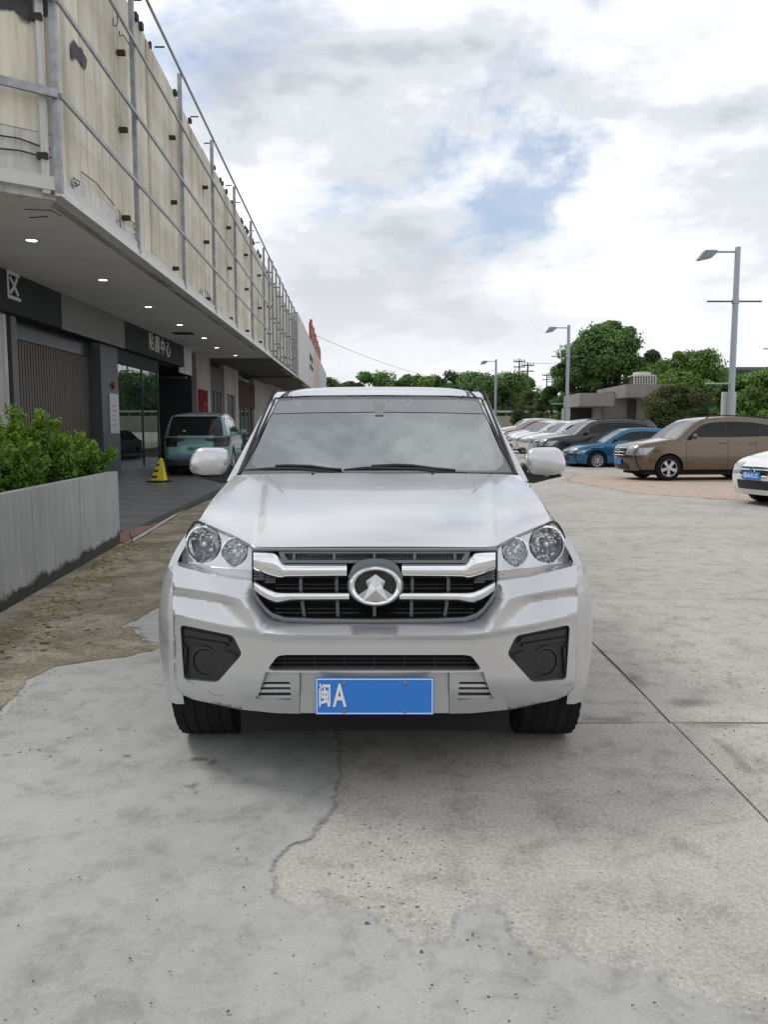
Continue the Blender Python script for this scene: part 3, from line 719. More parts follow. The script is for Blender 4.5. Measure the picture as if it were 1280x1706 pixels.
# ---- door mirrors
for sg in (-1, 1):
    YM = 4.33
    ring = [(250, 753), (262, 746), (290, 745.5), (302, 750), (311, 765), (314, 778), (308, 789), (290, 793), (262, 791), (252, 784), (247, 770)]
    ring = resample(roundpoly([(250, 751), (260, 746), (298, 745.5), (308, 753), (314, 772), (312, 786), (296, 792), (258, 792), (248, 782), (247, 762)], 6, 3), 5)
    cxm = sum(p[0] for p in ring) / len(ring); cym = sum(p[1] for p in ring) / len(ring)
    vs = []; fs = []; n = len(ring)
    lay = [(1.0, 0.10), (1.025, 0.03), (1.01, -0.015), (0.965, -0.045), (0.86, -0.064), (0.6, -0.076), (0.3, -0.081)]
    for k_, d_ in lay:
        for x, y in ring: vs.append(hp(sg * (cxm + (x - cxm) * k_), cym + (y - cym) * k_, YM + d_))
    vs.append(hp(sg * cxm, cym, YM - 0.082))
    for j in range(len(lay) - 1):
        for k in range(n): fs.append((j * n + k, j * n + (k + 1) % n, (j + 1) * n + (k + 1) % n, (j + 1) * n + k))
    fs += [((len(lay) - 1) * n + k, (len(lay) - 1) * n + (k + 1) % n, len(vs) - 1) for k in range(n)]
    mir = tpart('door_mirror', vs, fs, silver, smooth=70)
    vs = [hp(sg * (cxm + (x - cxm) * .98), cym + (y - cym) * .98, YM + 0.09) for x, y in ring]; mesh('mirror_glass', vs, [tuple(range(n))], chrome, mir)
    foot = [(246, 772), (250, 786), (262, 793), (290, 795), (306, 791), (309, 791.5), (304, 795), (285, 799), (262, 805), (254, 805), (240, 797), (238, 780)]
    v, f = patch([(sg * x, y) for x, y in foot], [], 5, lambda a, y: hp(a, y, YM - 0.01 + 0.0 * y), thick=(0, 0.1, 0)); mesh('mirror_foot', v, f, blackp, mir, 40)
    sig = roundpoly([(284, 780), (310, 771), (314, 776), (313, 782), (306, 786), (286, 785)], 3)
    v, f = patch([(sg * x, y) for x, y in sig], [], 4, lambda a, y: hp(a, y, YM - 0.062 + 0.0026 * max(0, abs(a) - 292) + 0.0012 * max(0, y - 781)), thick=(0, 0.03, 0)); mesh('mirror_indicator', v, f, mat('indicator_clear', (0.68, 0.69, 0.70), 0.12, 0.2), mir, 40)
# ---- wheels
def wheel(parent, cx, cy, r, wd, side, org=None, name='wheel', spokes=5, tread=True, rimmat=None, y_axis=True, nseg=64):
    """axle along X (truck, y_axis False) or Y"""
    ax = Matrix.Rotation(R(90), 4, 'Y') if not y_axis else Matrix.Rotation(R(-90), 4, 'X')
    m = Matrix.Translation((cx, cy, r)) @ ax
    mb = MB(); h = wd / 2
    pr = [(r * .62, -h * .9), (r * .72, -h * 1.0), (r * .88, -h * 1.02), (r * .965, -h * .93)]
    if tread:
        g = 0.0045
        for a0 in (-.9, -.5, -.1, .3, .7):
            pr += [(r, h * a0), (r, h * (a0 + .28)), (r - g, h * (a0 + .31)), (r - g, h * (a0 + .36))]
        pr = pr[:-2]
    else: pr += [(r, -h * .8), (r, h * .8)]
    pr += [(r * .965, h * .93), (r * .88, h * 1.02), (r * .72, h), (r * .62, h * .9)]
    mb.lathe(pr, nseg, m)
    if tread:
        vs = mb.v
        np_ = len(pr)
        for i, (rr, hh) in enumerate(pr):
            if rr > r * .93 and rr < r * 1.001:
                for k in range(nseg):
                    if k % 2 and abs(hh) > h * .45:
                        p = vs[i * nseg + k]; c = m.translation; d = p - c; d -= (m.to_3x3() @ Vector((0, 0, 1))) * d.dot(m.to_3x3() @ Vector((0, 0, 1))); p -= d.normalized() * 0.007
    wh = mb.build(name, rubber, parent, 40, org)
    return wh, m
for sg in (-1, 1):
    for Y in (3.43, 6.45):
        wh, m = wheel(truck, X0 + sg * 0.728, Y, 0.325, 0.25, sg, TORG, y_axis=False, nseg=72)
        mb = MB(); mb.lathe([(0.22, sg * 0.11), (0.205, sg * 0.115), (0.19, sg * 0.06), (0.07, sg * 0.075), (0.06, sg * 0.09), (0, sg * 0.09)], 30, m); mb.lathe([(0.2, sg * -0.05), (0, sg * -0.05)], 20, m); mb.build('rim', silver_low, wh, 35)
# ------------------------------------------------------------------ ground
def tuned(name, fn):
    m = bpy.data.materials.new(name); m.use_nodes = True; t = m.node_tree; b = t.nodes['Principled BSDF']; fn(t, b); MATS[name] = m; return m
def nd(t, ty, **kw):
    n = t.nodes.new(ty)
    for k, v in kw.items():
        if k in n.inputs: n.inputs[k].default_value = v
        else: setattr(n, k, v)
    return n
def crp(t, fac, stops, interp='LINEAR'):
    r = t.nodes.new('ShaderNodeValToRGB'); r.color_ramp.interpolation = interp; e = r.color_ramp.elements
    while len(e) < len(stops): e.new(0.5)
    for i, (p, c) in enumerate(stops): e[i].position = p; e[i].color = (*c, 1)
    t.links.new(fac, r.inputs[0]); return r.outputs[0]
def mixc(t, fac, a, b, mode='MIX'):
    n = t.nodes.new('ShaderNodeMixRGB'); n.blend_type = mode
    for i, v in enumerate((fac, a, b)):
        if isinstance(v, (int, float)): n.inputs[i].default_value = v
        elif isinstance(v, tuple): n.inputs[i].default_value = (*v, 1)
        else: t.links.new(v, n.inputs[i])
    return n.outputs[0]
def concrete(base, dark, pit, pitscale, pitcol, stain, gritscale=90, gritamt=0.25, bump=0.35, rough=0.88, moss=None, fleck=None):
    def fn(t, b):
        tc = nd(t, 'ShaderNodeNewGeometry'); P = tc.outputs['Position']
        n1 = nd(t, 'ShaderNodeTexNoise', Scale=0.9, Detail=8.0, Roughness=0.68, Distortion=0.15); t.links.new(P, n1.inputs['Vector'])
        n2 = nd(t, 'ShaderNodeTexNoise', Scale=gritscale, Detail=4.0, Roughness=0.8); t.links.new(P, n2.inputs['Vector'])
        n3 = nd(t, 'ShaderNodeTexNoise', Scale=5.5, Detail=9.0, Roughness=0.75, Distortion=0.25); t.links.new(P, n3.inputs['Vector'])
        c = crp(t, n1.outputs['Fac'], [(0.33, dark), (0.52, base), (0.72, tuple(x * 1.12 for x in base))])
        c = mixc(t, stain, c, crp(t, n3.outputs['Fac'], [(0.36, (0.45, 0.44, 0.43)), (0.5, (1, 1, 1)), (0.7, (1.15, 1.14, 1.12))]), 'MULTIPLY')
        g = crp(t, n2.outputs['Fac'], [(0.3, (1 - gritamt,) * 3), (0.7, (1 + gritamt,) * 3)])
        c = mixc(t, 1.0, c, g, 'MULTIPLY')
        if moss:
            n5 = nd(t, 'ShaderNodeTexNoise', Scale=1.7, Detail=9.0, Roughness=0.72, Distortion=0.5); t.links.new(P, n5.inputs['Vector'])
            f = crp(t, n5.outputs['Fac'], [(0.44, (0, 0, 0)), (0.60, (1, 1, 1))]); c = mixc(t, f, c, moss)
        # pits: small dark holes, more of them in some places
        hs = []
        for sc_, lo in ((pitscale, pit), (pitscale * 2.3, pit * 0.9)):
            v = nd(t, 'ShaderNodeTexVoronoi', Scale=sc_, Randomness=1.0); v.feature = 'F1'
            dv = nd(t, 'ShaderNodeTexNoise', Scale=sc_ * 2.0, Detail=2.0); t.links.new(P, dv.inputs['Vector'])
            ad = nd(t, 'ShaderNodeVectorMath'); ad.operation = 'MULTIPLY_ADD'; t.links.new(dv.outputs['Color'], ad.inputs[0]); ad.inputs[1].default_value = (0.5 / sc_,) * 3; t.links.new(P, ad.inputs[2])
            t.links.new(ad.outputs[0], v.inputs['Vector'])
            rad = nd(t, 'ShaderNodeMath'); rad.operation = 'MULTIPLY'; sx_ = nd(t, 'ShaderNodeSeparateXYZ'); t.links.new(v.outputs['Color'], sx_.inputs[0])
            pwn = nd(t, 'ShaderNodeMath'); pwn.operation = 'POWER'; t.links.new(sx_.outputs[0], pwn.inputs[0]); pwn.inputs[1].default_value = 5.0
            t.links.new(pwn.outputs[0], rad.inputs[0])
            dens = nd(t, 'ShaderNodeTexNoise', Scale=0.75, Detail=3.0); t.links.new(P, dens.inputs['Vector'])
            dr = nd(t, 'ShaderNodeMapRange'); dr.inputs[1].default_value = 0.4; dr.inputs[2].default_value = 0.65; dr.inputs[3].default_value = 0.25 * lo; dr.inputs[4].default_value = 1.2 * lo
            t.links.new(dens.outputs['Fac'], dr.inputs[0]); t.links.new(dr.outputs[0], rad.inputs[1])
            df_ = nd(t, 'ShaderNodeMath'); df_.operation = 'SUBTRACT'; t.links.new(rad.outputs[0], df_.inputs[0]); t.links.new(v.outputs['Distance'], df_.inputs[1])
            sm = nd(t, 'ShaderNodeMapRange'); sm.inputs[1].default_value = -0.03; sm.inputs[2].default_value = 0.05; t.links.new(df_.outputs[0], sm.inputs[0]); hs.append(sm.outputs[0])
            c = mixc(t, sm.outputs[0], c, pitcol)
        t.links.new(c, b.inputs['Base Color']); b.inputs['Roughness'].default_value = rough; b.inputs['Specular IOR Level'].default_value = 0.35
        hgt = nd(t, 'ShaderNodeMath'); hgt.operation = 'MULTIPLY_ADD'; t.links.new(n2.outputs['Fac'], hgt.inputs[0]); hgt.inputs[1].default_value = 0.35
        ng = nd(t, 'ShaderNodeMath'); ng.operation = 'MULTIPLY'; t.links.new(hs[0], ng.inputs[0]); ng.inputs[1].default_value = -1.0; t.links.new(ng.outputs[0], hgt.inputs[2])
        bp = nd(t, 'ShaderNodeBump', Strength=bump, Distance=0.006); t.links.new(hgt.outputs[0], bp.inputs['Height']); t.links.new(bp.outputs[0], b.inputs['Normal'])
    return fn
slabm = tuned('rough_concrete', concrete((0.40, 0.382, 0.345), (0.335, 0.318, 0.285), 0.40, 50, (0.14, 0.12, 0.11), 0.5, gritscale=75, gritamt=0.34))
cemm = tuned('smooth_cement', concrete((0.355, 0.355, 0.335), (0.285, 0.29, 0.28), 0.26, 27, (0.09, 0.085, 0.08), 0.45, gritscale=110, gritamt=0.12, bump=0.15, rough=0.75))
mossm = tuned('mossy_concrete', concrete((0.29, 0.26, 0.20), (0.17, 0.15, 0.105), 0.45, 14, (0.05, 0.045, 0.03), 0.95, gritscale=40, gritamt=0.5, bump=0.6, moss=(0.145, 0.125, 0.07)))
basem = mat('joint_dirt', (0.05, 0.047, 0.04), 0.95, var=0.3)
farm = tuned('far_concrete', concrete((0.385, 0.365, 0.335), (0.30, 0.285, 0.255), 0.3, 8, (0.15, 0.14, 0.13), 0.5))
pinkm = tuned('pink_paving', concrete((0.43, 0.335, 0.27), (0.40, 0.36, 0.31), 0.3, 7, (0.2, 0.15, 0.12), 0.5))
redm = tuned('red_paving', concrete((0.25, 0.125, 0.095), (0.17, 0.12, 0.10), 0.3, 10, (0.08, 0.05, 0.04), 0.6))
groundo = mesh('ground', [(-900, -300, -0.02), (900, -300, -0.02), (900, 1500, -0.02), (-900, 1500, -0.02)], [(0, 1, 2, 3)], basem); tag(groundo, kind='structure')
# cast slabs with open joints
xs_ = [-24, -12.2, -7.7, -3.2, 1.335, 5.9, 10.4, 14.9, 19.4, 26, 40, 70, 160]; ys_ = [-30, -8, -1.3, 3.50, 6.2, 10.9, 15.6, 20.3, 25, 30, 38, 60, 140]
rs = random.Random(3)
def wav(v, k): return v + 0.006 * math.sin(k * 2.1 + v * 9)
for i in range(len(xs_) - 1):
    for j in range(len(ys_) - 1):
        x0, x1, y0, y1 = xs_[i], xs_[i + 1], ys_[j], ys_[j + 1]
        if x1 < -8 and y0 > 6: pass
        g = 0.006
        pts = []; n = 10
        def je(k, ph): return g + 0.004 * math.sin(k * 1.7 + ph) + rs.uniform(0, 0.004)
        for k in range(n): pts.append((lerp(x0, x1, k / n), y0 + je(k, y0)))
        for k in range(n): pts.append((x1 - je(k, x1), lerp(y0, y1, k / n)))
        for k in range(n): pts.append((lerp(x1, x0, k / n), y1 - je(k, y1 + 2)))
        for k in range(n): pts.append((x0 + je(k, x0 + 1), lerp(y1, y0, k / n)))
        m_ = len(pts); dz = rs.uniform(-0.0015, 0.0015)
        vs = [(x, y, dz) for x, y in pts] + [(x, y, -0.018) for x, y in pts]
        fs = [tuple(range(m_))] + [(k, k + m_, (k + 1) % m_ + m_, (k + 1) % m_) for k in range(m_)]
        o = mesh('concrete_slab', vs, fs, slabm if y1 < 28 and x1 < 16 else farm, groundo)
def jag(poly, step, amp, seed, closed=True):
    r_ = random.Random(seed); q = resample(poly, step, closed); o = []
    ph = [r_.uniform(0, 6.28) for _ in range(6)]
    for i, (x, y) in enumerate(q):
        s_ = i * step
        o.append((x + amp * (math.sin(s_ * 9 + ph[0]) * .5 + math.sin(s_ * 23 + ph[1]) * .35 + r_.uniform(-.5, .5)), y + amp * (math.sin(s_ * 8 + ph[2]) * .5 + math.sin(s_ * 27 + ph[3]) * .35 + r_.uniform(-.5, .5))))
    return o
def feather(m, key, lo=0.58, hi=0.80, top=1.0):
    """the sheet wears away raggedly towards its edge"""
    t = m.node_tree; out_ = t.nodes['Material Output']; b = t.nodes['Principled BSDF']
    a = nd(t, 'ShaderNodeAttribute', attribute_name='edge'); g = nd(t, 'ShaderNodeNewGeometry')
    n = nd(t, 'ShaderNodeTexNoise', Scale=key, Detail=8.0, Roughness=0.7); t.links.new(g.outputs['Position'], n.inputs['Vector'])
    s_ = nd(t, 'ShaderNodeMath'); s_.operation = 'ADD'; t.links.new(a.outputs['Fac'], s_.inputs[0]); t.links.new(n.outputs['Fac'], s_.inputs[1])
    r_ = nd(t, 'ShaderNodeMapRange'); r_.inputs[1].default_value = lo; r_.inputs[2].default_value = hi; r_.inputs[4].default_value = top; t.links.new(s_.outputs[0], r_.inputs[0])
    tr = nd(t, 'ShaderNodeBsdfTransparent'); ms = nd(t, 'ShaderNodeMixShader'); t.links.new(r_.outputs[0], ms.inputs[0]); t.links.new(tr.outputs[0], ms.inputs[1]); t.links.new(b.outputs[0], ms.inputs[2]); t.links.new(ms.outputs[0], out_.inputs[0])
feather(cemm, 14.0); feather(mossm, 9.0); feather(pinkm, 2.5); feather(redm, 8.0)
def sheet(name, pxs, m, z, step=0.05, amp=0.02, seed=1, raw=False, fade=0.12, fill=0.25):
    poly = [tuple(gnd(*p)[:2]) if not raw else p for p in pxs]
    poly = jag(poly, step, amp, seed); B = np.array(poly)
    # ring just inside plus sparse filling
    pts = []; xs = [p[0] for p in poly]; ys = [p[1] for p in poly]
    P2 = [Vector(p) for p in poly]; n = len(poly); E = [(i, (i + 1) % n) for i in range(n)]
    r_ = random.Random(seed); extra = []
    for st, lim in ((fade * .5, fade * 1.3), (fill, 1e9)):
        for i in range(int((max(xs) - min(xs)) / st) + 1):
            for k in range(int((max(ys) - min(ys)) / st) + 1):
                x = min(xs) + (i + .5 * (k % 2)) * st; y = min(ys) + k * st
                d = math.sqrt(np.min((B[:, 0] - x) ** 2 + (B[:, 1] - y) ** 2))
                if (fade * .3 < d < lim if lim < 1e8 else d >= fade * 1.3) and inpoly(x, y, poly): extra.append(Vector((x, y)))
    v, _e, f, _, _, _ = delaunay_2d_cdt(P2 + extra, E, [], 0, 1e-6)
    tri = [tuple(q) for q in f if inpoly(sum(v[i].x for i in q) / 3, sum(v[i].y for i in q) / 3, poly)]
    o = mesh(name, [(p.x, p.y, z) for p in v], tri, m); tag(o, kind='structure')
    ed = np.array([min(1.0, math.sqrt(np.min((B[:, 0] - p.x) ** 2 + (B[:, 1] - p.y) ** 2)) / fade) for p in v], dtype=np.float32)
    ed[:n] = np.where(ed[:n] < .05, 0, ed[:n]); at_ = o.data.attributes.new('edge', 'FLOAT', 'POINT'); at_.data.foreach_set('value', ed); return o
mosspx = [(-160, 1330), (0, 1192), (22, 1168), (45, 1138), (95, 1112), (150, 1103), (205, 1098), (255, 1086), (268, 1076), (238, 1066), (226, 1048), (204, 1044), (240, 1028), (268, 1013), (300, 1000), (340, 930), (395, 850), (420, 800), (372, 812), (318, 843), (262, 876), (205, 907), (150, 925), (0, 985), (-300, 1100)]
sheet('mossy_pavement', mosspx, mossm, 0.004, 0.05, 0.018, 5, False, 0.10, 0.4)
cempx = [(-500, 2300), (-300, 1450), (-160, 1332), (0, 1194), (22, 1170), (45, 1140), (95, 1114), (150, 1105), (205, 1100), (255, 1088), (270, 1076), (238, 1068), (226, 1050), (204, 1046), (240, 1030), (268, 1015), (300, 1005), (360, 1040), (470, 1090), (560, 1200), (580, 1290), (548, 1372), (500, 1410), (470, 1435), (468, 1490), (500, 1505), (550, 1512), (600, 1518), (640, 1532), (690, 1568), (735, 1563), (756, 1520), (785, 1500), (840, 1513), (862, 1562), (892, 1590), (960, 1594), (1010, 1603), (1090, 1612), (1120, 1636), (1205, 1668), (1285, 1698), (1420, 1740), (1700, 2300)]
sheet('cement_patch', cempx, cemm, 0.0055, 0.04, 0.012, 9, False, 0.10, 0.3)
# pink strip of the parking bays
sheet('pink_strip', [(930, 800), (1045, 822), (1280, 838), (1500, 850), (1500, 800), (1100, 783), (985, 778)], pinkm, 0.004, 0.3, 0.08, 4, False, 0.8, 1.5)
fp = mesh('far_pavement', [(-3.4, 24.5, 0.003), (95, 24.5, 0.003), (95, 98, 1.4), (-3.4, 98, 1.4), (-3.4, 98, -.1), (-3.4, 24.5, -.05)], [(0, 1, 2, 3), (0, 3, 4, 5)], farm); tag(fp, kind='structure')
# dirt lumps and loose leaves on the ground
litter = mat('leaf_litter', (0.30, 0.24, 0.08), 0.8, attr='tint')
def soft_scatter(name, n, fn, m, size, seed, label=None):
    r_ = random.Random(seed); vs = []; fs = []; cl = []
    for _ in range(n):
        x, y = fn(r_); s_ = size * r_.uniform(0.4, 1.3); a = r_.uniform(0, 6.28); k = len(vs); c = r_.uniform(0.4, 1.3); e = r_.uniform(0.5, 1.0)
        for q in range(6):
            t_ = a + q * math.pi / 3; rr = s_ * r_.uniform(0.7, 1.1); vs.append((x + rr * math.cos(t_), y + rr * e * math.sin(t_), 0.010 + r_.uniform(0, 0.006)))
        vs.append((x, y, 0.012 + s_ * 0.5)); fs += [(k + q, k + (q + 1) % 6, k + 6) for q in range(6)]; cl += [(c, c * r_.uniform(.85, 1.1), c * .8)] * 6
    o = mesh(name, vs, fs, m); tint(o.data, cl); tag(o, kind='stuff'); return o
def tint(me, cols):
    at_ = me.color_attributes.new('tint', 'FLOAT_COLOR', 'CORNER'); a = np.ones((len(me.loops), 4), dtype=np.float32)
    i = 0
    for p, c in zip(me.polygons, cols):
        a[p.loop_start:p.loop_start + p.loop_total, :3] = c
    at_.data.foreach_set('color', a.ravel())
def nearplanter(r_):
    t_ = r_.random(); y = lerp(4.6, 9.4, t_); x = lerp(-2.62, -3.12, (y - 5.4) / 3.5) + abs(r_.gauss(0, 0.22)) + 0.02; return x, y
soft_scatter('leaf_litter', 420, nearplanter, litter, 0.018, 2)
pebm = mat('pebble', (0.16, 0.15, 0.14), 0.9, attr='tint')
def lot(r_):
    p = gnd(r_.uniform(-50, 1280), 1220 + 480 * r_.random() ** 0.8); return p.x, p.y
soft_scatter('grit', 110, lot, pebm, 0.0045, 8)
# dark tiles in front of the shops
tilem = mat('walkway_tile', (0.125, 0.125, 0.128), 0.42, var=0.35, vscale=1.3, bump=0.1, bscale=30)
wz_ = lambda y: 0.0045 + 0.0135 * (min(y, 24) - 10.35)
wk = mesh('walkway', [(-9.5, 10.35, 0.0045), (-3.33, 10.35, 0.0045), (-3.3 - 0.028 * 14.8, 24, wz_(24)), (-10, 24, wz_(24)), (-3.3 - 0.028 * 50, 60, wz_(24)), (-11, 60, wz_(24)), (-3.33, 10.35, -.03), (-3.3 - 0.028 * 14.8, 24, -.03), (-3.3 - 0.028 * 50, 60, -.03)], [(0, 1, 2, 3), (3, 2, 4, 5), (1, 6, 7, 2), (2, 7, 8, 4)], basem); tag(wk, kind='structure')
tm = None
for j in range(28):
    for i in range(6):
        y = 10.9 + j * 0.9; x = -3.42 - 0.028 * (y - 9.2) - i * 0.9
        if tm is None:
            tl = mesh('tile', *[getattr(MB().box((-0.446, -0.446, -0.004), (0.446, 0.446, 0.008), None, 0.0), k) for k in 'vf'], m=tilem); tm = tl
        else: tl = bpy.data.objects.new('tile', tm.data); COL.objects.link(tl)
        tl.parent = wk; tl.location = (x - 0.45, y, 0.0035 + wz_(y)); tl.rotation_euler = (0.0135 if y < 24 else 0, 0, 0.028)
for o_ in ():
    pass
sheet('red_strip', [(199, 876), (262, 872), (330, 836), (318, 842), (262, 875), (205, 906), (198, 906)], redm, 0.0135, 0.2, 0.02, 4)
linem = mat('worn_line', (0.42, 0.40, 0.37), 0.85, var=0.4, vscale=9)
sheet('worn_line', [(214, 905), (222, 905), (300, 856), (352, 826), (349, 825), (296, 855)], linem, 0.018, 0.08, 0.008, 4, False, 0.04, 0.2)

# ------------------------------------------------------------------ shop building on the left
FA, FB = -4.2, -0.028                     # facade frame plane
SA, SB = -7.9, -0.0137                    # shop fronts
fx = lambda Y: FA + FB * Y
sx = lambda Y: SA + SB * Y
def fY(px): return onx(px, 600, FA, FB).y
def sY(px): return onx(px, 600, SA, SB).y
def fit(pts):                              # z along the facade: straight line through the samples
    q = [onx(x, y, FA, FB) for x, y in pts]; A = np.array([[1, p.y] for p in q]); return np.linalg.lstsq(A, np.array([p.z for p in q]), rcond=None)[0]
soff = fit([(118, 327), (240, 430), (309, 484), (398, 553), (490, 623)])
railA = fit([(116, 180), (242, 328), (319, 412), (365, 464), (398, 498), (454, 561)])
railB = fit([(109, 25), (237, 216), (316, 323), (362, 394), (396, 441), (421, 475), (454, 520)])
railC = fit([(178, 0), (236, 103), (312, 234), (362, 322), (397, 383)])
railT = fit([(239, 0), (311, 149), (360, 250), (394, 320), (442, 419)])
Z = lambda c, Y: c[0] + c[1] * Y
BORG = (-8, 30, 0)
def streaky(base, dark, sc, amt, run=None):
    def fn(t, b):
        g = nd(t, 'ShaderNodeNewGeometry'); mp = nd(t, 'ShaderNodeMapping'); mp.inputs['Scale'].default_value = (1, 1, 0.06); t.links.new(g.outputs['Position'], mp.inputs[0])
        n1 = nd(t, 'ShaderNodeTexNoise', Scale=sc, Detail=7.0, Roughness=0.7); t.links.new(mp.outputs[0], n1.inputs['Vector'])
        n2 = nd(t, 'ShaderNodeTexNoise', Scale=0.55, Detail=6.0, Roughness=0.6); t.links.new(g.outputs['Position'], n2.inputs['Vector'])
        c = crp(t, n1.outputs['Fac'], [(0.34, dark), (0.50, base), (0.75, tuple(min(1, x * 1.1) for x in base))])
        c = mixc(t, amt, c, crp(t, n2.outputs['Fac'], [(0.3, (0.62, 0.61, 0.58)), (0.55, (1, 1, 1)), (0.75, (1.1, 1.08, 1.02))]), 'MULTIPLY')
        if run:
            m2 = nd(t, 'ShaderNodeMapping'); m2.inputs['Scale'].default_value = (1, 1, 0.035); t.links.new(g.outputs['Position'], m2.inputs[0])
            n5 = nd(t, 'ShaderNodeTexNoise', Scale=2.6, Detail=6.0, Roughness=0.7); t.links.new(m2.outputs[0], n5.inputs['Vector'])
            c = mixc(t, 1.0, c, crp(t, n5.outputs['Fac'], [(0.34, run), (0.46, (0.95, 0.95, 0.95)), (0.6, (1.04, 1.04, 1.04))]), 'MULTIPLY')
        n3 = nd(t, 'ShaderNodeTexNoise', Scale=38.0, Detail=4.0); t.links.new(g.outputs['Position'], n3.inputs['Vector'])
        bp = nd(t, 'ShaderNodeBump', Strength=0.25, Distance=0.01); t.links.new(n3.outputs['Fac'], bp.inputs['Height']); t.links.new(bp.outputs[0], b.inputs['Normal'])
        t.links.new(c, b.inputs['Base Color']); b.inputs['Roughness'].default_value = 0.85
    return fn
panelm = tuned('cream_panel', streaky((0.71, 0.67, 0.56), (0.59, 0.55, 0.455), 6.0, 0.8, (0.60, 0.59, 0.55)))
shopwall = tuned('shop_wall', streaky((0.40, 0.385, 0.355), (0.30, 0.285, 0.26), 5.0, 0.6))
plaster = tuned('white_plaster', streaky((0.60, 0.595, 0.57), (0.42, 0.41, 0.385), 5.0, 0.8))
tar = mat('exposed_backing', (0.055, 0.055, 0.058), 0.85, var=0.5, vscale=3)
steel = mat('galvanised_steel', (0.33, 0.345, 0.36), 0.5, 0.5, var=0.3, vscale=6)
rust = mat('rusty_bracket', (0.045, 0.03, 0.022), 0.8)
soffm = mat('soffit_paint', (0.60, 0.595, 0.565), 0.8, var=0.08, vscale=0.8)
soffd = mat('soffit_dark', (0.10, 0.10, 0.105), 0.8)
dgrey = mat('dark_grey_cladding', (0.030, 0.033, 0.036), 0.7, spec=0.25, var=0.15, vscale=1.5)
mgrey = mat('mid_grey_cladding', (0.12, 0.13, 0.14), 0.5)
bld = thing('shop_building', 'long two storey shop building with stained cream panels behind a bare steel frame', 'building', BORG)
def bpart(name, mbx, m, smooth=None, parent=None):
    return mbx.build(name, m, parent or bld, smooth, None if parent else BORG)
def fbox(Y0, Y1, z0, z1, d0, d1, zc=None):
    """box along the facade from Y0 to Y1; d: distance behind the frame plane; z may be a pair function"""
    z0f = z0 if callable(z0) else (lambda Y: z0); z1f = z1 if callable(z1) else (lambda Y: z1)
    v = []
    for Y in (Y0, Y1):
        for d in (d0, d1):
            for zf in (z0f, z1f): v.append(Vector((fx(Y) - d, Y, zf(Y))))
    return MB().add(v, [(0, 1, 3, 2), (4, 6, 7, 5), (0, 4, 5, 1), (2, 3, 7, 6), (1, 5, 7, 3), (0, 2, 6, 4)])
Y0F, STEP = 11.25, 3.85
posts = [Y0F + STEP * k for k in range(7)]
YB0, YB1 = 36.2, 50.5
par = lambda Y: Z(railT, Y) - 0.17
edges_ = [Y0F - 0.02]
for k in range(6): edges_ += [posts[k] + STEP * 0.5, posts[k + 1]]
edges_ += [YB0, 39, 42, 45, 48, YB1]
rp = random.Random(5)
for a, b in zip(edges_, edges_[1:]):
    jj = rp.uniform(-0.012, 0.012); tp = rp.uniform(-0.08, 0.05)
    bpart('wall_panel', fbox(a + 0.005, b - 0.005, lambda Y: Z(soff, Y) + 0.0, lambda Y, tp=tp: par(Y) + tp, 0.26 + jj, 0.42), panelm)
bpart('wall_backing', fbox(Y0F, 80, lambda Y: Z(soff, Y) + 0.02, lambda Y: par(Y) - 0.35, 0.43, 0.7), tar)
# steel frame in front of the panels
for k, Y in enumerate(posts + [YB0]):
    mb = MB(); mb.bar((fx(Y), Y, Z(soff, Y) - 0.02), (fx(Y), Y, Z(railT, Y) - 0.0), 0.085, 0.085, (0, 1, 0)); bpart('frame_post', mb, steel)
for rail in (railA, railB, railC, railT):
    mb = MB(); r0 = Y0F; r1 = YB0
    mb.bar((fx(r0) + 0.062, r0, Z(rail, r0)), (fx(r1) + 0.062, r1, Z(rail, r1)), 0.045, 0.06 if rail is not railT else 0.05); bpart('frame_rail', mb, steel)
for k, Y in enumerate(posts):
    for q, f_ in enumerate((0.10, 0.42, 0.72)):
        z = lerp(Z(soff, Y), Z(railT, Y), f_) + rp.uniform(-0.12, 0.12)
        mb = MB(); mb.box((fx(Y) - 0.25, Y - 0.13, z - 0.042), (fx(Y) - 0.11, Y - 0.045, z + 0.042)); bpart('wall_bracket', mb, rust)
for k in range(14):
    Y = Y0F + 1.2 + k * 1.75; zt = Z(railT, Y)
    mb = MB(); mb.box((fx(Y) - 0.24, Y - 0.015, zt - 0.035), (fx(Y) - 0.03, Y + 0.015, zt - 0.01)); 
    if k % 3 != 1: bpart('top_bracket', mb, rust)
for k in range(34):
    Y = rp.uniform(Y0F + 2, YB0); zt = par(Y); mb = MB(); s_ = rp.uniform(0.03, 0.10)
    mb.box((fx(Y) - 0.27, Y - s_, zt - 0.06), (fx(Y) - 0.22 + rp.uniform(0, .03), Y + s_, zt + rp.uniform(0.03, 0.08))); bpart('torn_flashing', mb, rust)
# closer upright bars further along
for k in range(9):
    Y = lerp(YB0 + 0.9, YB1 - 0.2, k / 8)
    mb = MB(); mb.bar((fx(Y) + 0.05, Y, Z(soff, Y)), (fx(Y) + 0.05, Y, Z(railT, Y) + 0.1), 0.09, 0.09, (0, 1, 0)); bpart('frame_post', mb, steel)
    for z in (rp.uniform(.1, .3), rp.uniform(.45, .6), rp.uniform(.8, .95)):
        zz = lerp(Z(soff, Y), Z(railT, Y), z); mb = MB(); mb.bar((fx(Y) - 0.28, Y + 0.1, zz), (fx(Y) + 0.0, Y + 0.1, zz), 0.06, 0.06); bpart('wall_bracket', mb, rust)
mb = MB(); mb.bar((fx(YB0), YB0, Z(railT, YB0) + 0.1), (fx(YB1), YB1, Z(railT, YB1) + 0.1), 0.06, 0.06); bpart('frame_rail', mb, steel)
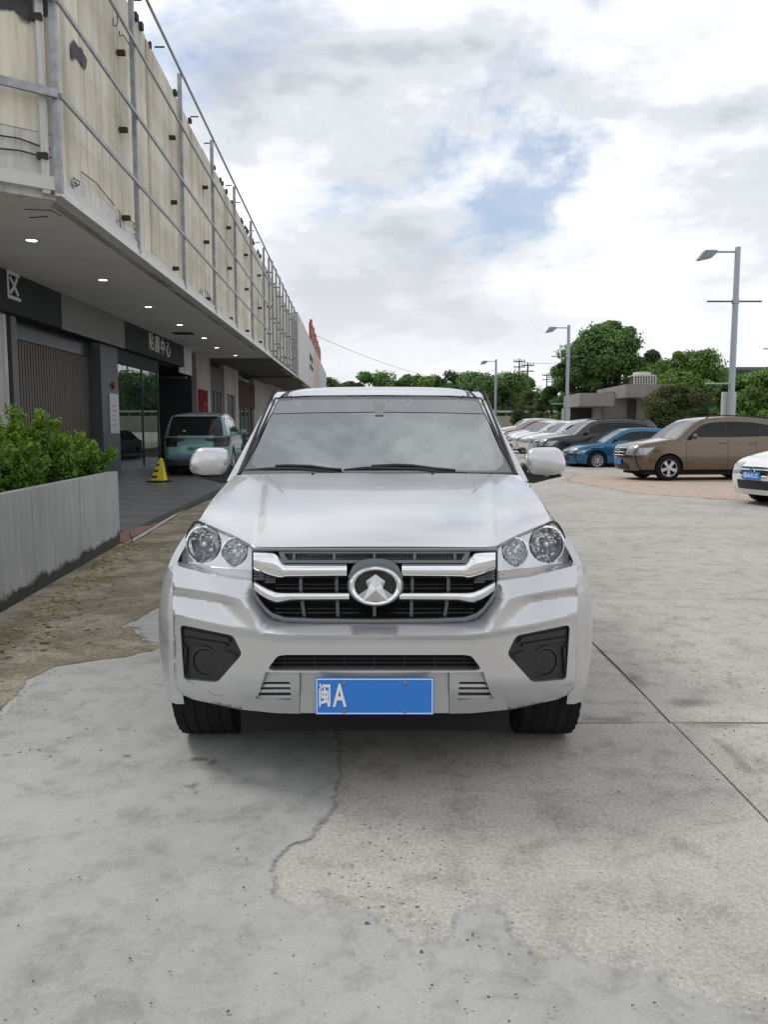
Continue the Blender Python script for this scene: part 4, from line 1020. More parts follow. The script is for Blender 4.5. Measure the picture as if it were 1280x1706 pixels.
# banner panels at the far end
bann = mat('white_banner', (0.52, 0.50, 0.51), 0.55, var=0.12, vscale=0.6)
bannp = mat('faded_banner', (0.50, 0.36, 0.31), 0.6, var=0.15, vscale=0.5)
ban = [(YB1, 60.5, bann), (60.55, 67, mat('grey_white_banner', (0.5, 0.5, 0.49), 0.6)), (67.05, 76, bannp), (76.05, 90, mat('pale_banner', (0.46, 0.47, 0.50), 0.6))]
for a, b, m_ in ban: bpart('banner_panel', fbox(a, b, lambda Y: Z(soff, Y) - 0.12, lambda Y: Z(railT, Y) + 0.12, -0.14, 0.3), m_)
for (a, za, zb) in ((61.6, .56, .70), (62.9, .56, .70), (64.3, .55, .69), (61.8, .38, .46), (63.2, .38, .46), (64.6, .37, .45)):
    for dz in (0.0, 0.36, 0.7):
        z0 = lambda Y: lerp(Z(soff, Y), Z(railT, Y), za + (zb - za) * dz)
        bpart('banner_mark', fbox(a, a + 1.0, z0, lambda Y: z0(Y) + 0.17, -0.155, -0.141), dgrey)
# red roof sign seen nearly edge on
redsg = mat('red_sign', (0.30, 0.03, 0.025), 0.5, var=0.2)
rsign = thing('roof_sign', 'row of dark red letters standing on the far roof edge', 'sign', (fx(70), 70, Z(railT, 70)))
for k in range(5):
    Y = 65.5 + k * 3.0; z = Z(railT, Y) + 0.12
    mb = MB(); h = 2.0 - 0.16 * k
    mb.box((fx(Y) - 0.05, Y - 1.2, z + .2), (fx(Y) + 0.10, Y + 1.2, z + .4)); mb.box((fx(Y) - 0.05, Y - 1.0, z + h * .45), (fx(Y) + 0.10, Y + 1.1, z + h * .55)); mb.box((fx(Y) - 0.05, Y - 1.1, z + h * .75), (fx(Y) + 0.10, Y + 1.0, z + h * .84))
    mb.box((fx(Y) - 0.053, Y - 0.3, z), (fx(Y) + 0.104, Y + 0.3, z + h)); mb.box((fx(Y) - 0.047, Y - 1.15, z + .02), (fx(Y) + 0.097, Y - 0.8, z + h * .8)); mb.box((fx(Y) - 0.047, Y + 0.75, z + .02), (fx(Y) + 0.097, Y + 1.05, z + h * .72))
    o = mb.build('sign_letter', redsg, rsign, None, (fx(70), 70, Z(railT, 70)))
# canopy underside
zs = lambda Y: Z(soff, Y)
def slab(Y0, Y1, m_, name, dz=0.0, th=0.18):
    v = []
    for Y in (Y0, Y1):
        for x in (fx(Y) - 0.0, sx(Y) - 0.5):
            for z in (zs(Y) + dz, zs(Y) + dz + th): v.append(Vector((x, Y, z)))
    return bpart(name, MB().add(v, [(0, 1, 3, 2), (4, 6, 7, 5), (0, 4, 5, 1), (2, 3, 7, 6), (1, 5, 7, 3), (0, 2, 6, 4)]), m_)
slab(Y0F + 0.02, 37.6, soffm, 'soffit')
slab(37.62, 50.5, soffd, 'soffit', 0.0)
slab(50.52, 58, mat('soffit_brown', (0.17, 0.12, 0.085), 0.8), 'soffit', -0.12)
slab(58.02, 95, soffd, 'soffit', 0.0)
bpart('soffit_edge', fbox(Y0F - 0.02, YB1, lambda Y: zs(Y) - 0.07, lambda Y: zs(Y) + 0.05, -0.03, 0.06), mat('edge_trim', (0.62, 0.62, 0.60), 0.5, 0.2, var=0.15, vscale=9))
# splayed end wall towards the camera
c0_ = Vector((fx(Y0F) - 0.0, Y0F, 0)); dr_ = Vector((-0.80, -0.60, 0)); nr_ = Vector((0.60, -0.80, 0))
def ebox(u0, u1, z0, z1, d0, d1):
    v = []
    for u in (u0, u1):
        for d in (d0, d1):
            for z in (z0, z1): v.append(c0_ + dr_ * u - nr_ * d + Vector((0, 0, z)))
    return MB().add(v, [(0, 1, 3, 2), (4, 6, 7, 5), (0, 4, 5, 1), (2, 3, 7, 6), (1, 5, 7, 3), (0, 2, 6, 4)])
zb_ = zs(Y0F); zt_ = par(Y0F) + 0.3
bpart('end_wall', ebox(0.02, 9.0, zb_ + 0.78, zt_, 0.12, 0.42), panelm)
bpart('end_wall_base', ebox(0.02, 9.0, zb_ - 0.10, zb_ + 0.775, 0.13, 0.42), plaster)
bpart('corner_strip', MB().box((-0.15, -0.05, zb_ - 0.05), (0.15, 0.05, zt_), Matrix.Translation(c0_ + Vector((-0.235, 0.03, 0))) @ Matrix.Rotation(0.65 + math.pi / 2, 4, 'Z')), plaster)
for f_ in (0.335, 0.66):
    z = Z(railA, Y0F) if f_ < .5 else Z(railB, Y0F)
    a_ = c0_ + dr_ * 0.0 + nr_ * 0.06 + Vector((0, 0, z)); b_ = c0_ + dr_ * 8.5 + nr_ * 0.06 + Vector((0, 0, z)); bpart('frame_rail', MB().bar(a_, b_, 0.06, 0.11), steel)
# end canopy underside
q0 = c0_ + dr_ * 9; 
vs = [Vector((c0_.x, c0_.y, zb_)), Vector((q0.x, q0.y, zb_)), Vector((-14, Y0F, zb_)), Vector((sx(Y0F) - .5, Y0F, zb_))]
bpart('soffit', MB().add(vs + [v + Vector((0, 0, .18)) for v in vs], [(0, 1, 2, 3), (4, 7, 6, 5), (0, 4, 5, 1), (1, 5, 6, 2), (2, 6, 7, 3), (3, 7, 4, 0)]), soffm)
# torn dark areas and bare plaster on the walls
def edged(o, poly, fade):
    B = np.array(poly); uv = o['uv'] if False else None
def ragged(name, base):
    m = mat(name, base, 0.85, var=0.5, vscale=3); feather(m, 7.0); return m
tarp = ragged('torn_backing', (0.075, 0.075, 0.08)); plap = tuned('bare_plaster_coat', streaky((0.66, 0.655, 0.63), (0.48, 0.47, 0.44), 5.0, 0.8)); feather(plap, 7.0)
def setedge(o, poly, coords, fade):
    B = np.array(poly); C_ = np.array(coords); d = np.sqrt(((C_[:, None, :] - B[None]) ** 2).sum(2)).min(1) / fade
    at_ = o.data.attributes.new('edge', 'FLOAT', 'POINT'); at_.data.foreach_set('value', np.clip(d, 0, 1).astype(np.float32))
def wallpatch(pxs, m_, name, off, seed, amp=0.03):
    pts = [onx(x, y, FA - 0.245 + off, FB) for x, y in pxs]; poly = jag([(p.y, p.z) for p in pts], 0.10, amp, seed)
    v, f = patch(poly, [], 0.12, lambda Y, z: Vector((fx(Y) - 0.245 + off, Y, z))); o = mesh(name, v, f, m_, bld, None, BORG); setedge(o, poly, [(p.y, p.z) for p in v], 0.16); return o
wallpatch([(122, 65), (135, 75), (148, 108), (140, 118), (126, 100), (118, 110), (116, 70)], tarp, 'torn_patch', 0.004, 3)
wallpatch([(119, 285), (155, 318), (192, 348), (196, 360), (232, 388), (236, 415), (119, 322)], plap, 'bare_plaster', 0.004, 4, 0.015)
wallpatch([(333, 478), (352, 492), (362, 512), (362, 528), (334, 505)], plap, 'bare_plaster', 0.004, 6, 0.02)
wallpatch([(369, 508), (383, 520), (384, 545), (369, 533)], plap, 'bare_plaster', 0.004, 7, 0.02)
wallpatch([(164, 0), (170, 0), (220, 70), (224, 88), (213, 76)], plap, 'bare_plaster', 0.004, 8, 0.01)
def endpatch(uz, m_, name, seed, off=0.115, amp=0.05):
    poly = jag(uz, 0.12, amp, seed); v, f = patch(poly, [], 0.14, lambda u, z: c0_ + dr_ * u - nr_ * off + Vector((0, 0, z))); o = mesh(name, v, f, m_, bld, None, BORG); setedge(o, poly, [((p - c0_).dot(dr_), p.z) for p in v], 0.2); return o
def endat(px, py):
    r = ray(px, py); A = np.array([[r.x, -dr_.x], [r.y, -dr_.y]]); t_, u = np.linalg.solve(A, np.array([c0_.x - nr_.x * .115, c0_.y - nr_.y * .115])); return (u, CH + r.z * t_)
endpatch([endat(x, y) for x, y in [(-40, -60), (88, -60), (88, 10), (84, 30), (78, 46), (66, 36), (52, 44), (36, 42), (22, 25), (0, 18), (-40, 10)]], tarp, 'torn_patch', 4)
endpatch([endat(x, y) for x, y in [(-30, 95), (0, 105), (8, 122), (4, 135), (-30, 138)]], tarp, 'torn_patch', 5)
for pts in ([(-10, 226), (30, 232), (68, 246), (82, 250)], [(-10, 248), (30, 252), (70, 262), (84, 264)]):
    bpart('loose_wire', MB().tube([c0_ + dr_ * endat(*p)[0] + nr_ * 0.0 - nr_ * 0.08 + Vector((0, 0, endat(*p)[1])) for p in pts], 0.012, 5), rust)
wallpts = lambda pts, o_=-0.2: [onx(x, y, FA + o_, FB) for x, y in pts]
for pts in ([(122, 297), (131, 302), (132, 308), (125, 311), (124, 303), (129, 308)], [(194, 350), (199, 352), (200, 385), (197, 389), (194, 385)], [(194, 368), (199, 369)], [(206, 361), (218, 368), (226, 375), (229, 382), (228, 404), (224, 411), (220, 405)], [(221, 373), (224, 384)], [(222, 390), (228, 392)], [(135, 286), (160, 305), (190, 342)], [(188, 30), (188, 42), (193, 44), (196, 36), (194, 22)], [(198, 52), (199, 60), (205, 58), (216, 76), (217, 87), (222, 86)], [(336, 482), (338, 500), (341, 512)], [(343, 484), (352, 500), (362, 512)]):
    bpart('loose_wire', MB().tube(wallpts(pts), 0.009, 5), rust)
# recessed ceiling lights
lampem = mat('downlight_glow', (0.9, 0.85, 0.7), 0.5, emit=(1.0, 0.86, 0.58), estr=7.0)
def sofpt(px, py, z=None):
    lo, hi = 5.0, 70.0
    for _ in range(40):
        Y = (lo + hi) / 2; p = at(px, py, Y)
        if p.z < zs(Y): lo = Y
        else: hi = Y
    return at(px, py, lo)
for k, (x, y) in enumerate([(52, 400), (171, 466), (247, 511), (299, 541), (340, 563), (361, 579), (392, 592)]):
    p = sofpt(x, y); o = thing('ceiling_light', 'recessed ceiling light under the canopy, ' + ['nearest the camera', 'above the slatted screen', 'above the glass door', 'just beyond the ceiling vent', 'above the end of the sign', 'second from the far end', 'furthest from the camera'][k], 'ceiling light', p, 0, 'recessed lights along the canopy')
    MB().lathe([(0.12, -0.002), (0.12, -0.012), (0.095, -0.012), (0.09, -0.002)], 20).build('trim_ring', mat('white_trim', (0.7, 0.7, 0.68), 0.5), o); MB().lathe([(0.09, -0.004), (0, -0.004)], 20).build('diffuser', lampem, o)
p = sofpt(305, 555); o = thing('ceiling_vent', 'small black vent in the canopy between two lights', 'vent', p)
MB().box((-0.35, -0.25, -0.012), (0.35, 0.25, -0.001)).build('vent_frame', blackp, o)
for k in range(5): MB().box((-0.32, -0.2 + k * 0.09, -0.03), (0.32, -0.18 + k * 0.09, -0.012)).build('vent_slat', blackp, o)
mb = MB(); mb.tube([sofpt(48, 362) + Vector((0, 0, -.004)), sofpt(80, 360) + Vector((0, 0, -.004))], 0.01, 4); mb.tube([sofpt(40, 348) + Vector((0, 0, -.004)), sofpt(85, 350) + Vector((0, 0, -.004)), sofpt(102, 360) + Vector((0, 0, -.004))], 0.008, 4); bpart('soffit_crack', mb, rust)['kind'] = 'stuff'

# shop fronts
def sbox(Y0, Y1, z0, z1, d0, d1):
    """d: distance in front of the shop front plane"""
    v = []
    for Y in (Y0, Y1):
        for d in (d0, d1):
            for z in (z0, z1):
                v.append(Vector((sx(Y) + d, Y, z(Y) if callable(z) else z)))
    return MB().add(v, [(0, 1, 3, 2), (4, 6, 7, 5), (0, 4, 5, 1), (2, 3, 7, 6), (1, 5, 7, 3), (0, 2, 6, 4)])
def szf(px, py): return onx(px, py, SA + 0.25, SB)
sg0 = szf(0, 505).z; 
sgl = lambda Y: zs(Y) - 0.85
YS1 = sY(302) - 0.6
sign = thing('shop_sign', 'long dark grey shop sign band with pale characters under the canopy', 'sign', (sx(20) + .2, 20, 3.8))
SORG = (sx(20) + .2, 20, 3.8)
def spart(name, mbx, m_, sm=None): return mbx.build(name, m_, sign, sm, SORG)
spart('sign_band', sbox(10.0, YS1, sgl, lambda Y: zs(Y) - 0.003, 0.0, 0.25), dgrey)
def sigz(Y, f): return lerp(sgl(Y), zs(Y), f)
g0, g1 = szf(100, 500).y, szf(206, 560).y
spart('blank_panel', sbox(g0, g1, lambda Y: sgl(Y) - 0.02, lambda Y: zs(Y) - 0.02, 0.251, 0.275), mat('blank_grey', (0.22, 0.22, 0.22), 0.95, spec=0.1))
def schar(ch, px, py, h, bold=0.012):
    p = onx(px, py, SA + 0.256, SB)
    m_ = Matrix.Translation(p) @ Matrix.Rotation(R(90) - SB * 0, 4, 'Z') @ Matrix.Rotation(R(90), 4, 'X')
    text(ch, h, mat('sign_letter_white', (0.62, 0.62, 0.62), 0.5), sign, 'sign_character', m_, SORG, 0.006, 1.0, bold)
schar('区', 22, 480, 0.66)
schar('贴', 252, 571, 0.62, .008); schar('膜', 262, 576, 0.62, .008); schar('中', 271, 580, 0.62, .008); schar('心', 280, 584, 0.62, .008)
ztop = lambda Y: sgl(Y)
ylist = dict(col0=(9.5, sY(12)), post0=(sY(12) + .01, sY(17)), post1=(sY(17) + .01, sY(24)))
bpart('wall_pier', sbox(9.5, sY(11), 0, lambda Y: sgl(Y) - .01, -0.3, 0.02), plaster)
bpart('door_post', sbox(sY(11) + .02, sY(15), 0, lambda Y: sgl(Y) - .01, -0.3, 0.03), dgrey)
bpart('door_post', sbox(sY(15) + .02, sY(25), 0, lambda Y: sgl(Y) - .01, -0.3, 0.06), mgrey)
Ya, Yb = sY(25) + .02, sY(162)
bpart('screen_back', sbox(Ya, Yb, 0, lambda Y: sgl(Y) - .01, -0.42, -0.36), darkvoid)
ns = 34
slatm = mat('slat_wood', (0.125, 0.105, 0.09), 0.6, var=0.15, vscale=3, stretch=(1, 1, 0.1))
for k in range(ns):
    y0 = lerp(Ya, Yb, k / ns); y1 = lerp(Ya, Yb, (k + .68) / ns)
    bpart('screen_slat', sbox(y0, y1, 0.0, lambda Y: sgl(Y) - .42, -0.36, -0.26), slatm)
bpart('screen_header', sbox(Ya, Yb, lambda Y: sgl(Y) - .415, lambda Y: sgl(Y) - .01, -0.36, -0.2), mat('header_dark', (0.03, 0.035, 0.045), 0.3))
Yc, Yd = Yb + .02, sY(191)
bpart('cladding_pier', sbox(Yc, Yd, 0, lambda Y: sgl(Y) - .01, -0.4, 0.08), mat('blue_grey_cladding', (0.085, 0.095, 0.105), 0.5))
pz = onx(181, 655, SA + .09, SB); pz1 = onx(181, 722, SA + .09, SB)
pst = thing('poster', 'white notice board with small print on the pier beside the glass door', 'notice', (sx(pz.y) + .09, pz.y, pz1.z))
PO = (sx(pz.y) + .09, pz.y, pz1.z)
sbox(sY(174), sY(189), pz1.z, pz.z, 0.085, 0.11).build('board', mat('poster_white', (0.50, 0.52, 0.56), 0.4), pst, None, PO)
for k in range(5): sbox(lerp(sY(174), sY(189), .2 + (k % 2) * .05), lerp(sY(174), sY(189), .75 - (k % 3) * .08), lerp(pz1.z, pz.z, .2 + k * .12), lerp(pz1.z, pz.z, .23 + k * .12), 0.111, 0.113).build('print_line', mat('print_pink', (0.35, 0.25, 0.3), 0.6), pst, None, PO)
bell = onx(188, 642, SA + .1, SB); o = thing('alarm_bell', 'small red alarm bell on the pier by the glass door', 'bell', bell); MB().lathe([(0.09, 0), (0.09, .04), (0.05, .07), (0, .08)], 14, Matrix.Rotation(R(90), 4, 'Y')).build('bell_dome', mat('bell_red', (0.22, 0.03, 0.02), 0.4), o, 40); MB().box((-.02, -.05, -.11), (.0, .05, -.06)).build('bell_base', blackp, o)
# glass entrance
glassd = bpy.data.materials.new('door_glass'); glassd.use_nodes = True
t = glassd.node_tree; t.nodes.clear(); o_ = t.nodes.new('ShaderNodeOutputMaterial'); mxs = t.nodes.new('ShaderNodeMixShader'); df = t.nodes.new('ShaderNodeBsdfDiffuse'); gl = t.nodes.new('ShaderNodeBsdfGlossy')
df.inputs['Color'].default_value = (0.012, 0.016, 0.016, 1); gl.inputs['Roughness'].default_value = 0.012; gl.inputs['Color'].default_value = (0.75, 0.85, 0.82, 1); mxs.inputs[0].default_value = 0.42
t.links.new(df.outputs[0], mxs.inputs[1]); t.links.new(gl.outputs[0], mxs.inputs[2]); t.links.new(mxs.outputs[0], o_.inputs[0])
gx0 = [191, 205, 221, 236, 249, 262]
for a, b in zip(gx0, gx0[1:]):
    Y0, Y1 = sY(a), sY(b)
    g_ = .006; bpart('glass_pane', sbox(Y0 + g_, Y1 - g_, 0.62, lambda Y: sgl(Y) - .02, -0.06, -0.03), glassd)
    bpart('glass_pane', sbox(Y0 + g_, Y1 - g_, 0.06, 0.55, -0.06, -0.03), glassd)
for a, wd in zip(gx0, (.05, .006, .006, .06, .006, .09)): Y = sY(a); bpart('mullion', sbox(Y - wd / 2, Y + wd / 2, 0.0, lambda Y: sgl(Y) - .02, -0.08 if wd > .02 else -.034, 0.0 if wd > .02 else -.028), blackgloss if wd > .02 else satin)
bpart('transom', sbox(sY(191), sY(262), 0.55, 0.62, -0.07, -0.005), blackgloss); bpart('door_header', sbox(sY(191), sY(262), lambda Y: sgl(Y) - .45, lambda Y: sgl(Y) - .01, -0.1, 0.03), dgrey); bpart('threshold', sbox(sY(191), sY(262), 0.0, 0.05, -0.08, -0.005), blackgloss)
# garage opening and shops beyond
Yg0, Yg1 = sY(262) + .08, sY(317)
bpart('garage_back', sbox(Yg0, Yg1, 0, lambda Y: zs(Y), -6.0, -5.9), darkvoid); bpart('garage_wall', sbox(Yg1, Yg1 + .2, 0, lambda Y: zs(Y) - .01, -6.0, 0.02), dgrey); bpart('garage_wall', sbox(Yg0 - .15, Yg0 - .05, 0, lambda Y: zs(Y) - .01, -6.0, -0.09), dgrey)
bpart('garage_ceiling', sbox(Yg0, Yg1 - .02, lambda Y: sgl(Y) - .02, lambda Y: sgl(Y) + .2, -6.0, -0.2), dgrey)
bpart('garage_rail', MB().box((sx(Yg1) - 5.5, Yg1 - .4, 3.60), (sx(Yg1) - .1, Yg1 - .3, 3.72)), satin)
bpart('white_header', sbox(YS1 + .05, Yg1, lambda Y: zs(Y) - 1.05, lambda Y: zs(Y) - .003, 0.0, 0.06), plaster)
bpart('wall_pier', sbox(sY(325), sY(348), 0, lambda Y: zs(Y) - .003, -0.3, 0.05), shopwall)
o = thing('red_poster', 'dark red poster with pale marks on the wall beyond the garage', 'poster', (sx(34), sY(334), 1.6)); RO = (sx(34), sY(334), 1.6)
zr0, zr1 = onx(332, 700, SA + .06, SB).z, onx(332, 648, SA + .06, SB).z
sbox(sY(325) + .15, sY(342), zr0, zr1, 0.055, 0.075).build('sheet', mat('poster_red', (0.16, 0.008, 0.012), 0.8, var=.1, spec=.1), o, None, RO)
text('广', 0.5, mat('poster_pale', (0.5, 0.22, 0.2), 0.6), o, 'poster_mark', Matrix.Translation((sx(sY(338)) + .078, sY(338), lerp(zr0, zr1, .42))) @ Matrix.Rotation(R(90), 4, 'Z') @ Matrix.Rotation(R(90), 4, 'X'), RO, 0.002)
bpart('shop_front', sbox(sY(348) + .02, sY(371), 0, lambda Y: zs(Y) - 1.5, -0.3, -0.15), mat('shop_dark', (0.02, 0.022, 0.022), 0.25)); bpart('shop_fascia', sbox(sY(348) + .02, sY(371), lambda Y: zs(Y) - 1.49, lambda Y: zs(Y) - .3, -0.3, -0.02), mat('fascia_brown', (0.075, 0.06, 0.06), 0.6))
for a in (354, 360, 366): bpart('mullion', sbox(sY(a), sY(a) + .12, 0, lambda Y: zs(Y) - 1.5, -0.149, -0.1), satin)
bpart('wall_pier', sbox(sY(371) + .02, sY(375), 0, lambda Y: zs(Y) - .003, -0.3, 0.05), shopwall); bpart('wall_pier', sbox(sY(389), sY(395), 0, lambda Y: zs(Y) - .003, -0.3, 0.05), shopwall)
bpart('wall_above_door', sbox(sY(375) + .01, sY(389) - .01, onx(380, 657, SA, SB).z, lambda Y: zs(Y) - .003, -0.3, 0.04), shopwall)
bpart('door', sbox(sY(375) + .01, sY(389) - .01, 0, onx(380, 657, SA, SB).z - .02, -0.3, -0.1), mat('door_brown', (0.06, 0.05, 0.045), 0.5))
bpart('shop_front', sbox(sY(395) + .02, sY(421), 0, lambda Y: zs(Y) - 2.1, -0.3, -0.1), glassd); bpart('shop_fascia', sbox(sY(395) + .02, sY(421), lambda Y: zs(Y) - 2.05, lambda Y: zs(Y) - .5, -0.2, 0.1), mat('fascia_red', (0.085, 0.045, 0.04), 0.8, spec=.1, var=.2))
for a in (402, 409, 415): bpart('mullion', sbox(sY(a), sY(a) + .15, 0, lambda Y: zs(Y) - 2.1, -0.099, -0.05), satin)
bpart('wall_pier', sbox(sY(421) + .02, 95, 0, lambda Y: zs(Y) - .003, -0.3, 0.05), shopwall)
bpart('floor_slab', MB().box((-30, 18, 0.0), (-9.2, 90, 0.02)), dgrey)
bpart('rear_wall', MB().box((-16, 12, 0.0), (-15.8, 95, 8.5)), plaster); bpart('flat_roof', MB().add([(fx(11.3) - .7, 11.3, 8.6), (fx(95) - .7, 95, 8.0), (-16, 95, 8.0), (-16, 11.3, 8.6)], [(0, 1, 2, 3)]), tar)

# ------------------------------------------------------------------ planter with shrubs
pA, pB = gnd(0, 1022), gnd(200, 906)
pd = (pA - pB).normalized(); pn = Vector((pd.y, -pd.x, 0)); 
if pn.x > 0: pn = -pn
PH = 0.875
conc = mat('planter_concrete', (0.0, 0, 0), 0.85)
def pl(t, b):
    g = nd(t, 'ShaderNodeNewGeometry'); mp = nd(t, 'ShaderNodeMapping'); mp.inputs['Scale'].default_value = (1, 1, 0.10); t.links.new(g.outputs['Position'], mp.inputs[0])
    n1 = nd(t, 'ShaderNodeTexNoise', Scale=11.0, Detail=7.0, Roughness=0.65); t.links.new(mp.outputs[0], n1.inputs['Vector'])
    n2 = nd(t, 'ShaderNodeTexNoise', Scale=1.2, Detail=6.0, Roughness=0.6); t.links.new(g.outputs['Position'], n2.inputs['Vector'])
    c = crp(t, n1.outputs['Fac'], [(0.35, (0.30, 0.303, 0.30)), (0.5, (0.35, 0.352, 0.348)), (0.7, (0.39, 0.39, 0.38))])
    c = mixc(t, 0.6, c, crp(t, n2.outputs['Fac'], [(0.3, (0.75, 0.76, 0.75)), (0.6, (1.05, 1.05, 1.05))]), 'MULTIPLY')
    # dark band along the foot, ragged top edge
    sp_ = nd(t, 'ShaderNodeSeparateXYZ'); t.links.new(g.outputs['Position'], sp_.inputs[0])
    n3 = nd(t, 'ShaderNodeTexNoise', Scale=3.0, Detail=6.0, Roughness=0.7); t.links.new(g.outputs['Position'], n3.inputs['Vector'])
    md = nd(t, 'ShaderNodeMath'); md.operation = 'MULTIPLY_ADD'; t.links.new(n3.outputs['Fac'], md.inputs[0]); md.inputs[1].default_value = 0.28; t.links.new(sp_.outputs[2], md.inputs[2])
    f = crp(t, md.outputs[0], [(0.245, (1, 1, 1)), (0.285, (0, 0, 0))]); c = mixc(t, f, c, (0.035, 0.037, 0.03))
    t.links.new(c, b.inputs['Base Color']); b.inputs['Roughness'].default_value = 0.85
    n4 = nd(t, 'ShaderNodeTexNoise', Scale=60.0, Detail=4.0); t.links.new(g.outputs['Position'], n4.inputs['Vector'])
    bp = nd(t, 'ShaderNodeBump', Strength=0.2, Distance=0.004); t.links.new(n4.outputs['Fac'], bp.inputs['Height']); t.links.new(bp.outputs[0], b.inputs['Normal'])
conc = tuned('planter_render', pl)
plo = thing('planter', 'long raised grey concrete planter wall with dark foot', 'planter', pB)
def pbox(u0, u1, d0, d1, z0, z1):
    v = []
    for u in (u0, u1):
        for d in (d0, d1):
            for z in (z0, z1): v.append(pB + pd * u + pn * d + Vector((0, 0, z)))
    return MB().add(v, [(0, 1, 3, 2), (4, 6, 7, 5), (0, 4, 5, 1), (2, 3, 7, 6), (1, 5, 7, 3), (0, 2, 6, 4)])
def pu(px, py):                                  # distance along the planter face seen at a pixel column
    r = ray(px, py); A = np.array([[r.x, -pd.x], [r.y, -pd.y]]); return float(np.linalg.solve(A, np.array([pB.x, pB.y]))[1])
us = [0, pu(133, 850), pu(53, 850), pu(53, 850) + 1.2, pu(53, 850) + 2.4, pu(53, 850) + 3.6]
for a, b in zip(us, us[1:]): pbox(a + 0.004, b - 0.004, 0, 0.09, 0, PH).build('wall_panel', conc, plo, None, pB)
pbox(0.004, us[-1], 1.5, 1.6, 0, PH).build('wall_panel', conc, plo, None, pB); pbox(us[-1] - 0.09, us[-1], 0.0905, 1.5, 0, PH - .003).build('wall_panel', conc, plo, None, pB); pbox(-0.0, 0.09, 0.0905, 1.5, 0, PH - .003).build('wall_panel', conc, plo, None, pB)
pbox(0.09, us[-1] - .09, 0.09, 1.5, 0, PH - 0.09).build('soil', mat('soil', (0.035, 0.025, 0.018), 0.95, var=.4, vscale=20), plo, None, pB)
mb = MB(); q = gnd(222, 904); mb.tube([q, q + Vector((-.02, 0, .05)), q + Vector((-.05, .02, .12))], 0.008, 5); tag(mb.build('weed_stalk', rust), 'small dry brown weed stalk at the corner of the planter', 'weed')

# ------------------------------------------------------------------ foliage
def leafmat(name, col, rough=0.5, sub=0.0):
    m = bpy.data.materials.new(name); m.use_nodes = True; t = m.node_tree; b = t.nodes['Principled BSDF']
    a = t.nodes.new('ShaderNodeAttribute'); a.attribute_name = 'tint'
    m1 = t.nodes.new('ShaderNodeMixRGB'); m1.blend_type = 'MULTIPLY'; m1.inputs[0].default_value = 1; m1.inputs[1].default_value = (*col, 1); t.links.new(a.outputs['Color'], m1.inputs[2])
    t.links.new(m1.outputs[0], b.inputs['Base Color']); b.inputs['Roughness'].default_value = rough; b.inputs['Specular IOR Level'].default_value = 0.35
    tl = t.nodes.new('ShaderNodeBsdfTranslucent'); t.links.new(m1.outputs[0], tl.inputs['Color']); ms = t.nodes.new('ShaderNodeMixShader'); ms.inputs[0].default_value = 0.35
    t.links.new(b.outputs[0], ms.inputs[1]); t.links.new(tl.outputs[0], ms.inputs[2]); t.links.new(ms.outputs[0], t.nodes['Material Output'].inputs[0])
    MATS[name] = m; return m
def leaves(clumps, per, size, seed, shell=0.5, up=0.35, tintf=None, aspect=0.5):
    """clumps: (centre, radii) -> bent leaf quads spread mostly near each clump's surface; returns (n,4,3) corners and (n,3) tints"""
    r_ = np.random.RandomState(seed); VV = []; CC = []
    for ci, (c, rad) in enumerate(clumps):
        n = per if isinstance(per, int) else per[ci]
        d = r_.normal(size=(n, 3)); d /= np.linalg.norm(d, axis=1)[:, None]
        rr = (shell + (1 - shell) * r_.rand(n) ** 0.6) * (0.84 + 0.24 * r_.rand(n) ** 2)
        P = np.array(c) + d * rr[:, None] * np.array(rad)
        nrm = d * 1.0 + r_.normal(size=(n, 3)) * 0.42 + np.array([0, 0, up]); nrm /= np.linalg.norm(nrm, axis=1)[:, None]
        tx = np.cross(nrm, r_.normal(size=(n, 3))); tx /= np.linalg.norm(tx, axis=1)[:, None]; ty = np.cross(nrm, tx)
        s_ = (size * (0.6 + 0.8 * r_.rand(n)))[:, None]; ct = 0.66 + 0.62 * r_.rand()
        a = tx * s_; b = ty * s_ * aspect; m_ = nrm * s_ * 0.22
        VV.append(np.stack([P - a, P - b + m_, P + a, P + b + m_], 1)); CC.append(tintf(r_, P, ct))
    return np.concatenate(VV), np.concatenate(CC)
def foliage(name, V, C, m, parent, org):
    n = len(V); me = bpy.data.meshes.new(name); me.vertices.add(n * 4); me.vertices.foreach_set('co', V.astype(np.float32).ravel())
    k = np.arange(n)[:, None] * 4; idx = np.stack([k + 0, k + 1, k + 2, k + 0, k + 2, k + 3], 1).reshape(-1)
    me.loops.add(n * 6); me.loops.foreach_set('vertex_index', idx.astype(np.int32)); me.polygons.add(n * 2)
    me.polygons.foreach_set('loop_start', np.arange(0, n * 6, 3, dtype=np.int32)); me.update(calc_edges=True)
    at_ = me.color_attributes.new('tint', 'FLOAT_COLOR', 'CORNER'); a = np.ones((n, 6, 4), dtype=np.float32); a[:, :, :3] = C[:, None, :]; at_.data.foreach_set('color', a.ravel())
    return link(name, me, m, parent, None, org)
bark = mat('bark', (0.075, 0.058, 0.042), 0.9, var=0.35, vscale=6, bump=0.4, bscale=20)
shrubm = leafmat('shrub_leaf', (0.17, 0.32, 0.033), 0.42)
